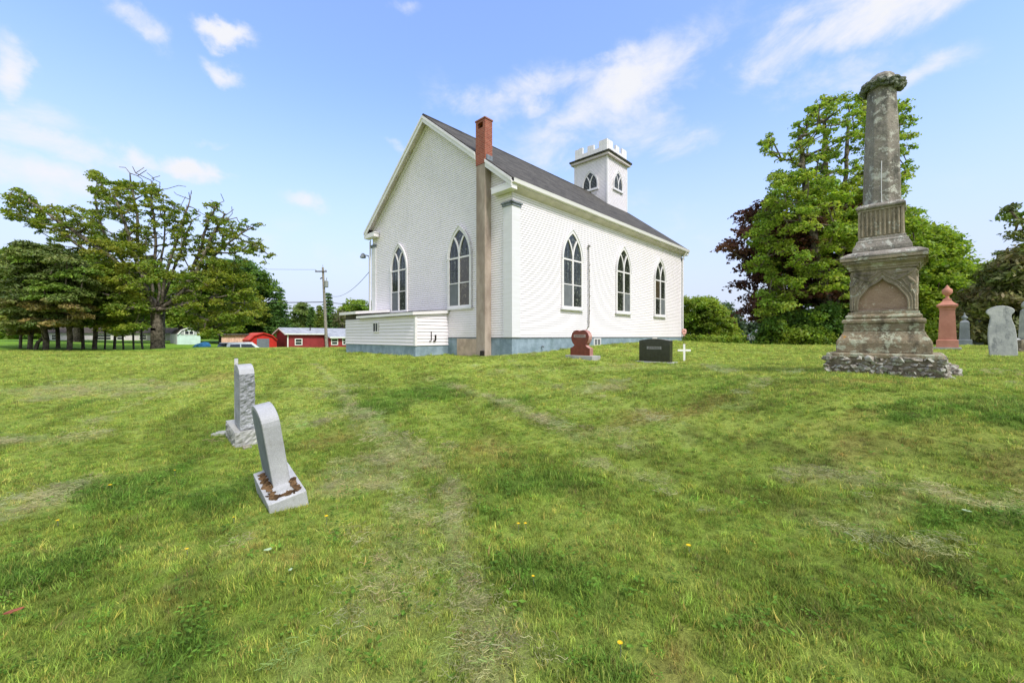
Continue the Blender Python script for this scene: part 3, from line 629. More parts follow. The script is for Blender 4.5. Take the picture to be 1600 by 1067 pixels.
# ---- tower
tw = empty('belfry', (0, 0, 0)); tw.parent = church
ta0, ta1, tb0, tb1 = 16.35 * S, 19.6 * S + .03, 4.78 * S, 8.0 * S; tz0, tz1 = zz(8.2), zz(14.86)
mb = MB()
for (fix, ax, sg) in ((ta0, 'x', -1), (ta1, 'x', 1)): courses(mb, tz0, tz1, lambda z: (tb0, tb1), lambda a, z, o: (fix + sg * o, a, z))
for (fix, sg) in ((tb0, -1), (tb1, 1)): courses(mb, tz0, tz1, lambda z: (ta0, ta1), lambda a, z, o: (a, fix + sg * o, z))
mb.box(ta0 + .002, ta1 - .002, tb0 + .002, tb1 - .002, tz0, tz1); mb.build('tower_wall', M['siding'], tw)
mb = MB()
for (x, sx) in ((ta0, -1), (ta1, 1)):
    for (y, sy) in ((tb0, -1), (tb1, 1)):
        mb.box(*sorted((x + sx * .035, x - sx * .09)), *sorted((y + sy * .035, y + sy * .001)), tz0, tz1); mb.box(*sorted((x + sx * .035, x + sx * .001)), *sorted((y + sy * .0005, y - sy * .09)), tz0, tz1)
mb.build('corner_boards', M['trimw'], tw)
o = .30; mb = MB(); mb.box(ta0 - o + .08, ta1 + o - .08, tb0 - o + .08, tb1 + o - .08, tz1, tz1 + .16); mb.build('cornice_soffit', M['soffit'], tw)
MB().box(ta0 - o, ta1 + o, tb0 - o, tb1 + o, tz1 + .161, zz(15.2)).build('cornice_edge', M['rotten'], tw, bevel=.02)
zc = zz(15.2); H1, H0 = .88, .42; k = -.02; tkk = .12
pm = MB(); prof = [(0, .25, 1), (.25, .40, 0), (.40, .60, .85), (.60, .75, 0), (.75, 1, 1)]
for side in range(4):
    for (a, b, t_) in prof:
        hh = H0 + (H1 - H0) * t_; nb = max(1, round((b - a) / .13)); rr = random.Random(side * 9 + int(a * 20))
        for q in range(nb):
            aa = a + (b - a) * q / nb; bb = a + (b - a) * (q + 1) / nb - .004; h2 = hh + rr.uniform(-.02, .02)
            if side in (0, 1):
                y0_, y1_ = tb0 - k + aa * (tb1 - tb0 + 2 * k), tb0 - k + bb * (tb1 - tb0 + 2 * k); x = ta0 + k * -1 if side == 0 else ta1 + k
                xs = (ta0 - .02, ta0 + tkk) if side == 0 else (ta1 - tkk, ta1 + .02); pm.box(*xs, y0_, y1_, zc, zc + h2)
            else:
                x0_, x1_ = ta0 + .1 + aa * (ta1 - ta0 - .2), ta0 + .1 + bb * (ta1 - ta0 - .2)
                ys = (tb0 - .02, tb0 + tkk) if side == 2 else (tb1 - tkk, tb1 + .02); pm.box(x0_, x1_, ys[0] + .003, ys[1] - .003, zc, zc + h2 - .004)
pm.build('battlement', M['trimw'], tw)
def belfry_window(pos, rz):
    w = gothic(tw, pos, rz, .66, zz(12.70), zz(12.35), fr=.10, rows=0, kind='louvre', dep=.06); s = MB(); z = zz(12.5)
    while z < zz(13.8):
        hw_ = .5 * (1 - max(0, (z - zz(12.7)) / 1.15) ** 1.6); s.box(-hw_, hw_, -.05, -.032, z, z + .035); z += .10
    s.build('louvre_slats', M['metalcap'], w)
belfry_window(((ta0 - .02), (tb0 + tb1) / 2), -math.pi / 2); belfry_window(((ta0 + ta1) / 2, tb0 - .02), 0)
# ---- annex on the gable end
an = empty('annex', (0, 0, 0)); an.parent = church
ax, ay0, ay1, ays = -1.99 * S, 4.64 * S, 12.41 * S, 10.5 * S; z0 = zz(-.47)
z_f = zz(1.0); z_b = zz(1.12)
mb = MB()
Pold = P_; P_ = .145
courses(mb, z0, z_f, lambda z: (ay0, ay1), lambda a, z, o: (ax - o, a, z), .03)
courses(mb, z0, z_f, lambda z: (ax, 0), lambda a, z, o: (a, ay0 - o, z), .03); courses(mb, z0, z_f, lambda z: (ax, 0), lambda a, z, o: (a, ay1 + o, z), .03)
P_ = Pold
mb.box(ax, -.03, ay0, ay1, z0, z_f); mb.prism([(ax + .01, z_f), (-.03, z_f), (-.03, z_b + .1), (ax + .01, z_f + .02)], ay0 + .003, ays, 'xz'); mb.build('annex_wall', M['siding'], an)
MB().box(ax - .035, ax + .07, ay0 - .035, ay0 - .001, z0, z_f).box(ax - .035, ax - .001, ay0 - .0005, ay0 + .07, z0, z_f).build('corner_board', M['trimw'], an)
MB().box(ax + .01, .0, ay0 + .01, ay1 - .01, -1, z0 - .002).build('annex_foundation', M['found'], an)
MB().prism([(ax - .2, z_f + .03), (-.05, z_b + .07), (-.05, z_b + .2), (ax - .2, z_f + .15)], ay0 - .12, ays, 'xz').build('lower_roof', M['trimw'], an)
MB().prism([(ax - .2, z_f + .152), (-.05, z_b + .202), (-.05, z_b + .235), (ax - .2, z_f + .185)], ay0 - .10, ays - .01, 'xz').build('lower_roofing', M['shingle'], an)
MB().box(ax, -.05, ays + .02, ay1, z_f, zz(1.36)).build('upper_wall', M['shingle'], an)
MB().prism([(ax - .25, zz(1.3)), (-.05, zz(1.5)), (-.05, zz(1.66)), (ax - .25, zz(1.46))], ays - .05, ay1 + .22, 'xz').build('upper_roof', M['trimw'], an)
w = empty('window', (ax - .03, 8.52 * S, 0), -math.pi / 2); w.parent = an; wz0, wz1 = zz(.27), zz(.72)
MB().box(-.26, .26, -.04, 0, wz0 - .05, wz0).box(-.26, .26, -.04, 0, wz1, wz1 + .05).box(-.26, -.21, -.04, 0, wz0, wz1).box(.21, .26, -.04, 0, wz0, wz1).box(-.015, .015, -.03, 0, wz0, wz1).build('frame', M['trimw'], w)
MB().box(-.21, .21, -.012, 0, wz0, wz1).build('pane', M['winglass'], w)
mb = MB(); xx = -1.1 * S; yy = ay0 - .06
mb.tube([(xx, yy, zz(.25)), (xx, yy, zz(-.22)), (xx - .1, yy, zz(-.24))], .018, 6); mb.tube([(xx + .22, yy, zz(.08)), (xx + .22, yy, zz(-.2)), (xx + .12, yy, zz(-.24))], .035, 8)
mb.build('vent_pipes', M['black'], an)
# ---- service mast, lamp on the gable corner
mb = MB(); a = 6.05 * S; mb.tube([(a - .02, -.09, zz(4.95)), (a, -.09, zz(3.8)), (a + .02, -.09, zz(2)), (a - .01, -.09, zz(.55)), (a - .05, -.09, zz(.5))], .025, 6); mb.tube([(a - .06, -.1, zz(4.98)), (a + .06, -.1, zz(4.98))], .05, 6)
for i in range(14):
    z = zz(.6 + i * .25 + random.uniform(-.08, .08)); mb.tube([(a - .04, -.1, z), (a + random.uniform(-.06, .06), -.14, z + .12), (a + .03, -.1, z + .2)], .012, 4)
mb.tube([(a - .04, -.09, zz(.5)), (5.2 * S, -.09, zz(-.05))], .018, 5); mb.build('conduit_mast', M['pipe'], church)
mb = MB(); y = W_ + .16; mb.tube([(-.12, y, zz(1.2)), (-.12, y, zz(5.1)), (-.16, y + .05, zz(5.35)), (-.2, y + .3, zz(5.42)), (-.2, y + .55, zz(5.4))], .03, 6)
mb.build('lamp_arm', M['pipe'], church); MB().levels([(.06, zz(5.6)), (.12, zz(5.5)), (.17, zz(5.32)), (.12, zz(5.28))], 12, 0, 1, (-.2, y + .62)).build('yard_lamp', M['metalcap'], church)
MB().tube([(1.75, -.03, zz(-.48)), (1.75, -.12, zz(-.5)), (1.75, -.12, zz(-.56))], .03, 8).build('tap', M['metalcap'], church)
# ================================================================== GRAVEYARD
def text_mesh(name, s, size, mat, parent, loc, rot, depth=.002, width=None):
    cu = bpy.data.curves.new(name, 'FONT'); cu.body = s; cu.size = size; cu.extrude = depth; cu.align_x = 'CENTER'; cu.align_y = 'CENTER'; cu.space_character = 1.1
    tmp = bpy.data.objects.new('tmp', cu); COL.objects.link(tmp); dg = bpy.context.evaluated_depsgraph_get(); dg.update()
    me = bpy.data.meshes.new_from_object(tmp.evaluated_get(dg)); bpy.data.objects.remove(tmp); me.name = name; me.materials.clear(); me.materials.append(mat)
    o = bpy.data.objects.new(name, me); COL.objects.link(o); o.parent = parent; o.location = loc; o.rotation_euler = rot
    if width:
        xs = [v.co.x for v in me.vertices]; w = max(xs) - min(xs); o.scale = (width / w, 1, 1)
    return o
# ---- tall monument. Local: x to the right along the front, front faces -y
MZ = lambda z: EYE + z
mon = empty('monument', (5.684, 6.166, 0), 0, 'tall weathered sandstone monument with octagonal shaft and stone wreath, on a rubble base', 'monument')
mon.rotation_euler = (0, 0, -R(45.7))
GZ = g1(5.684, 6.166)
rb = MB(); rr = random.Random(3); hw = .60
rb.box(-hw - .012, hw + .012, -hw - .012, hw + .012, GZ - .4, MZ(-.321)); rb.build('rubble_core', M['mortar'], mon)
rb = MB(); sd_ = 0
zlo = -.72
for side in range(4):
    for row in range(6):
        z = MZ(-.325 - row * .062); n = 16; offs = .5 if row % 2 else 0
        for i in range(n + 1):
            a = -hw + 2 * hw * (i + offs) / n
            if a > hw + .03: continue
            a += rr.uniform(-.02, .02); out = hw + .005 + rr.uniform(-.015, .02)
            c = {0: (a, -out), 1: (out, a), 2: (a, out), 3: (-out, a)}[side]; sd_ += 1
            s1 = rr.uniform(.032, .052); s2 = rr.uniform(.024, .038)
            rb.blob((c[0], c[1], z + rr.uniform(-.012, .012)), (s1 if side in (0, 2) else .034, .034 if side in (0, 2) else s1, s2), 1, .8, sd_)
for i in range(22):                                            # tumbled extra stones at the right-hand corner
    c = (hw + rr.uniform(.0, .16), rr.uniform(-hw * .9, hw)); h = 1 - (c[0] - hw) / .34
    rb.blob((c[0], c[1], MZ(-.62 + .24 * h * rr.random())), (rr.uniform(.05, .08), rr.uniform(.05, .08), rr.uniform(.045, .07)), 2, .35, 300 + i)
rb.build('rubble_base', M['rubble'], mon, bevel=.006, seg=1)
sl = MB(); sl.box(-hw - .02, hw + .02, -hw - .02, hw + .02, MZ(-.32), MZ(-.245)); o = sl.build('base_slab', M['sandlow'], mon, bevel=.02)
def lv(name, L, mat, bevel=.006, **k): return MB().levels([(a, MZ(z)) for a, z in L], **k).build(name, mat, mon, bevel=bevel)
lv('plinth', [(.515, -.244), (.515, -.10), (.505, -.06), (.48, -.02), (.452, .03), (.440, .07)], M['sandlow'], .012)
lv('upper_plinth', [(.432, .071), (.432, .185)], M['sandlow'], .01)
lv('base_moulding', [(.44, .186), (.452, .20), (.452, .235), (.438, .25), (.405, .252), (.405, .268), (.418, .285), (.41, .31), (.388, .322), (.388, .355)], M['sandlow'], .004)
dw, dz0, dz1 = .355, .356, .985
lv('die', [(dw - .045, dz0), (dw - .045, dz1)], M['panel'], 0)
def carved_face(rot):
    """front plate with an ogee-arched opening, mouldings and leaf bosses"""
    e = MB(); e.M = Matrix.Rotation(rot, 4, 'Z'); z0, z1 = MZ(dz0), MZ(dz1); w = dw
    # ogee arch from lower left to lower right
    half = [(-.275, .0), (-.278, .08), (-.272, .15), (-.25, .205), (-.222, .245), (-.20, .275), (-.185, .305), (-.155, .345), (-.115, .375), (-.07, .40), (-.035, .43), (-.012, .46), (0, .485)]
    arch = [(x, z0 + .03 + z) for x, z in half]; arch = arch + [(-x, z) for x, z in arch[-2::-1]]
    n = len(arch); brd = []
    for i, (x, z) in enumerate(arch):
        t = i / (n - 1)
        if t < .30: q = t / .30; brd.append((-w, z0 + .03 + (z1 - z0 - .03) * q))
        elif t <= .70: q = (t - .30) / .40; brd.append((-w + 2 * w * q, z1))
        else: q = (t - .70) / .30; brd.append((w, z1 - (z1 - z0 - .03) * q))
    vs = [(x, -w, z) for x, z in brd] + [(x, -w, z) for x, z in arch] + [(x, -w + .044, z) for x, z in arch]; fs = []
    for i in range(n - 1): fs += [(i, n + i, n + i + 1, i + 1), (n + i, 2 * n + i, 2 * n + i + 1, n + i + 1)]
    e.add(vs, fs); e.box(-w, w, -w, -w + .044, z0, z0 + .03)
    for off, r_ in ((1.0, .013), (1.13, .011), (1.27, .012)):
        pts = []
        for x, z in arch: pts.append((x * off if abs(x * off) < w - .015 else math.copysign(w - .015, x), -w - .001, min(z0 + .03 + (z - z0 - .03) * (off + (.0 if off == 1 else .02)), z1 - .02)))
        e.tube(pts, r_, 6)
    for sx in (-1, 1):
        for (dx, dz, rx, rz_, ang) in ((.20, .49, .095, .026, .55), (.305, .44, .075, .024, -.9), (.20, .57, .11, .018, .12), (.30, .33, .016, .07, 0), (.285, .55, .06, .02, .8)):
            V, Fc = ico(2); c, s_ = math.cos(ang * sx), math.sin(ang * sx)
            P = [((p[0] * rx * c - p[2] * rz_ * s_) + sx * dx, -w + p[1] * .02, z0 + dz + (p[0] * rx * s_ + p[2] * rz_ * c)) for p in V]; e.add(P, [tuple(f) for f in Fc])
    return e
for i, r_ in enumerate((0, math.pi / 2, math.pi, -math.pi / 2)): carved_face(r_).build('carved_face', M['sand'], mon)
MB().levels([(dw - .002, MZ(dz0 - .002)), (dw - .002, MZ(dz0 + .03))], 4).build('die_foot', M['sand'], mon)
lv('cornice', [(.36, .985), (.378, .986), (.378, 1.018), (.392, 1.019), (.40, 1.05), (.425, 1.068), (.425, 1.085), (.448, 1.086), (.448, 1.112), (.436, 1.113), (.436, 1.125), (.474, 1.126), (.474, 1.165)], M['sand'], 0)
lv('cornice_top', [(.476, 1.166), (.474, 1.20), (.40, 1.245), (.345, 1.262), (.335, 1.27)], M['shaft'], .012)
lv('second_plinth', [(.330, 1.271), (.325, 1.33), (.305, 1.37), (.288, 1.41), (.288, 1.43), (.264, 1.45), (.260, 1.49)], M['shaft'], .006, c=(-.012, 0))
fl = MB(); fw = .238
fl.levels([(fw, MZ(1.49)), (fw - .006, MZ(1.90))], 4)
for rot in range(4):
    fl.M = Matrix.Rotation(rot * math.pi / 2, 4, 'Z')
    for i in range(9):
        x = -.2 + i * .05; fl.tube([(x, -fw - .004, MZ(1.51)), (x, -fw + .002, MZ(1.88))], [.0165, .0155], 8)
    fl.box(-fw - .012, -fw + .018, -fw - .012, -fw + .01, MZ(1.49), MZ(1.90)); fl.box(-fw, fw, -fw - .016, -fw, MZ(1.885), MZ(1.905))
fl.M = Matrix.Identity(4); fl.build('fluted_block', M['sand'], mon).location.x = -.03
lv('shaft_cap', [(.248, 1.906), (.275, 1.925), (.277, 1.95), (.25, 1.985), (.225, 1.995)], M['shaft'], .006, c=(-.03, 0))
MB().levels([(.214, MZ(1.99)), (.211, MZ(2.3)), (.190, MZ(3.1)), (.160, MZ(3.80)), (.146, MZ(3.94)), (.10, MZ(4.0))], 8, math.pi / 8, c=(-.025, 0)).build('octagonal_shaft', M['shaft'], mon, bevel=.012)
wr = MB(); rr = random.Random(9)
wr.M = Matrix.Translation((-.02, 0, MZ(3.80))) @ Matrix.Rotation(R(7), 4, 'Y') @ Matrix.Rotation(R(-4), 4, 'X')
wr.tube([(.185 * math.cos(t), .185 * math.sin(t), 0) for t in np.linspace(0, 2 * math.pi, 28, endpoint=False)], .05, 8, True)
for i in range(110):
    t = rr.uniform(0, 2 * math.pi); q = rr.uniform(-1.3, 1.6); r_ = .185 + .052 * math.cos(q); rs = rr.uniform(.016, .032)
    wr.blob((r_ * math.cos(t), r_ * math.sin(t), .062 * math.sin(q)), (rs * rr.uniform(.8, 1.5), rs * rr.uniform(.8, 1.5), rs), 2, .5, i)
wr.build('wreath', M['mossgreen'], mon, smooth=True)
MB().tube([(-.015, -.2145, MZ(2.0)), (-.018, -.207, MZ(2.35)), (-.016, -.203, MZ(2.62))], .006, 5).build('mortar_seam', M['trimw'], mon)
# ---- foreground stones (poses solved from the photograph)
def posed(name, p, label, cat): return empty(name, p[:3], 0, label, cat, rot=Matrix3(p[3], p[4], p[5]))
def Matrix3(yaw, rx, ry): return (Matrix.Rotation(yaw, 3, 'Z') @ Matrix.Rotation(rx, 3, 'X') @ Matrix.Rotation(ry, 3, 'Y')).to_euler()
gA = posed('headstone', (-2.15, 3.766, 0.0, .737, .161, -.185), 'pale grey granite headstone with rounded top, leaning in its tilted granite base, nearest the camera', 'headstone')
MB().box(-.1505, .1505, -.327, .327, -.22, .164).build('base', M['granite'], gA, bevel=.008)
sb = MB(); rr = random.Random(5)
for i in range(150):
    t = rr.random(); e_ = rr.choice((0, 0, 1, 2)); jx = rr.gauss(0, .010)
    x, y = {0: (-.092 + jx, -.25 + .5 * t), 1: (-.09 + .18 * t, -.262 + jx), 2: (.095 + jx * .6, -.25 + .2 * t)}[e_]
    sb.blob((x, y, .166), (rr.uniform(.012, .026), rr.uniform(.012, .03), rr.uniform(.006, .013)), 1, .6, i)
sb.build('broken_mortar', M['earth'], gA)
sA = empty('slab', (0, 0, 0)); sA.parent = gA
Mr = Matrix.Translation((-2.256, 3.864, .149)) @ Matrix3(.739, .129, -.174).to_matrix().to_4x4()
Mg = Matrix.Translation((-2.15, 3.766, 0)) @ Matrix3(.737, .161, -.185).to_matrix().to_4x4()
sA.matrix_local = Mg.inverted() @ Mr
def head_profile(l, hs, rise, n=14):
    """wide-face outline in (y,z): straight sides, flat shoulders rolled over into a low arched top"""
    P = [(-l / 2, 0), (-l / 2, hs)]
    for k in range(1, n): t = math.pi * k / n; P.append((-l / 2 * math.cos(t), hs + rise * math.sin(t) ** .8))
    return P + [(l / 2, hs), (l / 2, 0)]
prof = head_profile(.471, .60, .135)
mb = MB(); mb.prism(prof, -.0705, .0705, 'yz'); mb.build('body', M['granite'], sA, bevel=.006)
bd = MB(); bd.prism([(y * .82, .05 + z * .88) for y, z in prof], -.0725, -.0703, 'yz'); bd.build('polished_face', M['greymon'], sA)
gB = posed('headstone', (-3.853, 5.749, .0, .77, .104, -.038), 'grey granite headstone with rough rock-pitched edge on a mossy block base, behind the leaning one', 'headstone')
def rough_box(x0, x1, y0, y1, z0, z1, seed, amp=.016, step=.03, top=None):
    """box whose side faces are rock-pitched"""
    rnd = np.random.default_rng(seed); mb = MB()
    def grid(f, nu, nv):
        vs = []; fs = []
        for j in range(nv + 1):
            for i in range(nu + 1):
                edge = i in (0, nu) or j in (0, nv); vs.append(f(i / nu, j / nv, 0 if edge else amp * (rnd.uniform(-.3, 1.3) + .6 * math.sin(i * 1.7 + seed) * math.sin(j * 1.1))))
        for j in range(nv):
            for i in range(nu): fs.append((j * (nu + 1) + i, j * (nu + 1) + i + 1, (j + 1) * (nu + 1) + i + 1, (j + 1) * (nu + 1) + i))
        mb.add(vs, fs)
    nx, ny, nz = [max(2, int(d / step)) for d in (x1 - x0, y1 - y0, z1 - z0)]
    grid(lambda u, v, o: (x0 + u * (x1 - x0), y0 - o, z0 + v * (z1 - z0)), nx, nz); grid(lambda u, v, o: (x1 - u * (x1 - x0), y1 + o, z0 + v * (z1 - z0)), nx, nz)
    grid(lambda u, v, o: (x1 + o, y0 + u * (y1 - y0), z0 + v * (z1 - z0)), ny, nz); grid(lambda u, v, o: (x0 - (o if top is None else 0), y1 - u * (y1 - y0), z0 + v * (z1 - z0)), ny, nz)
    mb.add([(x0, y0, z1), (x1, y0, z1), (x1, y1, z1), (x0, y1, z1)], [(0, 1, 2, 3)]); return mb
rough_box(-.13, .13, -.329, .329, -.25, .247, 4, .014).build('base', M['graniteB'], gB)
sB = empty('slab', (0, 0, 0)); sB.parent = gB
Mr = Matrix.Translation((-3.745, 5.657, .25)) @ Matrix3(.773, .141, -.038).to_matrix().to_4x4(); Mg = Matrix.Translation((-3.853, 5.749, 0)) @ Matrix3(.77, .104, -.038).to_matrix().to_4x4()
sB.matrix_local = Mg.inverted() @ Mr
rough_box(-.087, .087, -.1755, .1755, 0, .775, 8, .012, .028, top=1).build('body', M['rockface'], sB)
MB().prism([(-.176, .775), (-.14, .83), (-.07, .865), (.0, .872), (.07, .865), (.14, .83), (.176, .775)], -.0872, .0872, 'yz').build('rounded_top', M['granite'], sB)
x_, y_ = hit(357, 702); one('plank', MB().box(-.05, .05, -.42, .42, -.02, .025), M['wood'], 'weathered board half sunk in the grass beside the rock-pitched headstone', 'plank', loc=(x_ - .02, y_ + .32, g1(x_, y_)), rz=.72, bevel=.006)
x_, y_ = hit(346, 684); one('stone_shard', MB().prism([(-.18, -.06), (.16, -.1), (.2, .09), (-.1, .12)], -.02, .035, 'xy'), M['graniteB'], 'flat broken shard of stone lying left of the rock-pitched headstone', 'stone', loc=(x_, y_ + .1, g1(x_, y_) + .03), rz=.5, bevel=.006)
x_, y_ = -4.75, 6.95; mb = MB(); mb.prism([(-.2, 0), (-.2, .98), (-.12, 1.06), (.12, 1.06), (.2, .98), (.2, 0)], -.028, .028, 'yz')
one('thin_headstone', mb, M['graniteB'], 'thin old slab headstone seen edge-on behind the rock-pitched one', 'headstone', loc=(x_, y_, g1(x_, y_) - .02), rz=.60, bevel=.006)
# ---- heart stone
hx, hy = (908 - U0) / F * 12.5, 12.5; hs = empty('heart_headstone', (hx, hy, g1(hx, hy)), -R(46.3), 'polished red granite headstone with a heart-shaped top in front of the church', 'headstone')
def rot_front(): pass
# local: x along the front (right end nearer), y into the stone (away)
MB().box(-.5, .52, -.16, .28, -.15, .09).build('base', M['concrete'], hs, bevel=.01)
hz_ = [(120, 880), (120, 660), (200, 625), (250, 570), (190, 500), (155, 410), (146, 310), (176, 205), (235, 135), (300, 112), (360, 122), (405, 158), (450, 124), (520, 110), (595, 140), (650, 205), (684, 300), (672, 405), (630, 495), (575, 570), (635, 630), (710, 665), (710, 880)]
ho = [((x - 415) * .00122, .09 + (880 - y) * .00102) for x, y in hz_]; dn = []
for k in range(len(ho)):                                       # one round of corner smoothing on the curved part
    a, b = Vector(ho[k]), Vector(ho[(k + 1) % len(ho)]); dn += [tuple(a), tuple(a.lerp(b, .5))] if 3 <= k <= 18 else [tuple(a)]
MB().prism(dn, -.075, .12, 'xz').build('body', M['heart'], hs)
MB().prism([(x * 1.004, .09 + (z - .09) * 1.003) for x, z in dn], -.05, .118, 'xz').build('rough_edge', M['heart_edge'], hs)
MB().box(-.22, .22, -.081, -.0755, .645, .735).build('name_band', M['lettering'], hs)
text_mesh('name_letters', 'JEFFERS', .085, M['letterdk'], hs, (0, -.0825, .688), (R(90), 0, 0), .001, .38)
# ---- black stone
bx, by = (1024 - U0) / F * 11.9, 11.9; bs = empty('black_headstone', (bx, by, g1(bx, by)), -R(46.3), 'wide polished black granite headstone between the heart-shaped stone and the white cross', 'headstone')
MB().box(-.58, .60, -.16, .3, -.15, .035).build('base', M['concrete'], bs, bevel=.01)
tp = [(-.475, .036), (.475, .036), (.475, .655)] + [(.475 - .95 * k / 12, .655 + .055 * math.sin(math.pi * k / 12)) for k in range(1, 12)] + [(-.475, .655)]
MB().prism(tp, -.085, .10, 'xz').build('body', M['blackst'], bs, bevel=.004)
MB().box(-.225, .225, -.0895, -.0855, .40, .48).build('name_band', M['bandgrey'], bs)
text_mesh('name_letters', 'JEFFERS', .075, M['letterdk'], bs, (0, -.0905, .438), (R(90), 0, 0), .001, .37)
# ---- cross and pinwheel stake
cx, cy = (1069 - U0) / F * 12.1, 12.1; g = g1(cx, cy); cr = MB(); cr.box(-.03, .03, -.012, .012, -.1, .52); cr.box(-.185, -.031, -.013, .011, .30, .36).box(.031, .185, -.013, .011, .30, .36)
one('grave_cross', cr, M['white'], 'small white wooden cross standing right of the black headstone', 'cross', loc=(cx, cy, g), rz=-.15, bevel=.004)
px_, py_ = (1068.5 - U0) / F * 13.0, 13.0; g = g1(px_, py_); st = empty('garden_stake', (px_, py_, g), 0, 'faded pink flower ornament on a thin dark stake behind the white cross', 'garden ornament')
MB().tube([(0, 0, -.1), (0, 0, .82)], .008, 5).build('rod', M['black'], st)
pk = MB(); pm_ = plain('faded_pink', lin(214, 160, 150), .2, 20, .6)
for i in range(6):
    t = i * math.pi / 3; pk.blob((.05 * math.cos(t), -.015, .86 + .055 * math.sin(t)), (.04, .012, .04), 2, .3, i)
pk.blob((0, 0, .77), (.035, .012, .06), 2, .3, 9); pk.build('flower', pm_, st, smooth=True)
# ---- stones on the right
rx, ry = (1480 - U0) / F * 14.0, 14.0; rm = empty('red_monument', (rx, ry, g1(rx, ry)), -R(47), 'red sandstone monument topped by a round urn finial, behind the tall monument', 'monument')
rm.scale = (.74, .74, 1.0)
MB().levels([(.45, -.2), (.45, .06)], 4).build('footing', M['concrete'], rm, bevel=.01)
MB().levels([(.36, .061), (.355, .30), (.33, .32)], 4).build('plinth', M['redgran'], rm, bevel=.006)
MB().levels([(.295, .321), (.245, 1.34)], 4).build('tapered_die', M['redgran'], rm, bevel=.004)
for i in range(11):
    z = .48 + i * .07; MB().box(-.17, .17, -.285 + (z - .32) * .049 - .006, -.28 + (z - .32) * .049 + .006, z, z + .02).build('inscription_line', M['heart_edge'], rm) if i % 1 == 0 else None
MB().levels([(.262, 1.341), (.262, 1.40), (.28, 1.405), (.285, 1.44), (.345, 1.46), (.35, 1.52), (.27, 1.56), (.19, 1.62), (.15, 1.66), (.14, 1.72), (.10, 1.73)], 4).build('cap', M['redgran'], rm, bevel=.004)
MB().levels([(.11, 1.73), (.06, 1.78), (.055, 1.83), (.10, 1.87), (.165, 1.93), (.18, 2.0), (.165, 2.06), (.10, 2.10), (.07, 2.13), (.065, 2.16), (.03, 2.19), (.0, 2.22)], 20, 0).build('urn', M['redgran'], rm, smooth=True)
qx, qy = (1507 - U0) / F * 18.7, 18.7; gm = empty('grey_monument', (qx, qy, g1(qx, qy)), -R(47), 'slim blue-grey monument with small urn finial, between the red monument and the pale marble slab', 'monument')
gm.scale = (.78, .78, 1.0)
MB().levels([(.36, -.2), (.36, .12)], 4).build('footing', M['greymon'], gm, bevel=.01); MB().levels([(.30, .121), (.30, .33), (.27, .35)], 4).build('plinth', M['greymon'], gm, bevel=.01)
MB().levels([(.215, .351), (.19, 1.14), (.15, 1.2), (.08, 1.24)], 4).build('die', M['greymon'], gm, bevel=.006)
MB().levels([(.07, 1.24), (.05, 1.28), (.13, 1.34), (.14, 1.38), (.07, 1.44), (.03, 1.50), (.04, 1.54), (0, 1.6)], 16, 0).build('urn', M['greymon'], gm, smooth=True)
sx_, sy_ = (1522 - U0) / F * 20.3, 20.3; mb = MB(); mb.levels([(.28, -.1), (.28, .3)], 4); mb.levels([(.21, .301), (.19, 1.2), (.23, 1.24), (.23, 1.3), (.1, 1.4)], 4)
one('marker_stone', mb, M['greymon'], 'plain blue-grey square stone half hidden right behind the slim grey monument', 'headstone', loc=(sx_, sy_, g1(sx_, sy_)), rz=-R(38), bevel=.01)
wx_, wy_ = (1568 - U0) / F * 11.3, 11.3; mp_ = []
half = [(.255, 0), (.262, .3), (.258, .62), (.24, .85), (.205, 1.0), (.19, 1.1), (.20, 1.17), (.245, 1.23), (.262, 1.28), (.245, 1.33), (.205, 1.37), (.14, 1.41), (.06, 1.435)]
mp_ = half + [(-x, z) for x, z in half[::-1]]
ws = MB(); ws.prism(mp_, -.05, .05, 'xz'); w1 = one('marble_headstone', ws, M['marble'], 'streaked grey and white marble slab with a scrolled rounded head, rightmost big stone', 'headstone', loc=(wx_, wy_, g1(wx_, wy_) - .03), rz=-R(40), bevel=.015)
w1.rotation_euler = (R(-2), R(-2.5), -R(40))
px2, py2 = (1590 - U0) / F * 13.5, 13.5; mb = MB(); mb.blob((0, 0, .14), (.26, .2, .2), 3, .3, 5); one('low_stone', mb, M['marble'], 'low lumpy pale stone just behind the foot of the marble slab', 'stone', loc=(px2, py2, g1(px2, py2)), smooth=True)
px2, py2 = (1604 - U0) / F * 12.3, 12.3; mb = MB(); mb.levels([(.22, -.1), (.22, .1)], 4); mb.levels([(.17, .101), (.155, .35), (.12, .38)], 4); one('block_marker', mb, M['sand'], 'small brown block marker at the right edge beside the marble slab', 'headstone', loc=(px2, py2, g1(px2, py2)), rz=-.6, bevel=.01)
px2, py2 = (1607 - U0) / F * 17, 17; mb = MB(); mb.levels([(.3, -.1), (.3, .2)], 4); mb.levels([(.2, .201), (.16, 1.55), (.1, 1.65)], 4); mb.blob((0, 0, 1.8), (.2, .2, .2), 3, .1, 2); one('pale_pillar', mb, M['marble'], 'pale pillar stone with a ball top at the right edge, in front of dark evergreens', 'monument', loc=(px2, py2, g1(px2, py2)), smooth=False)
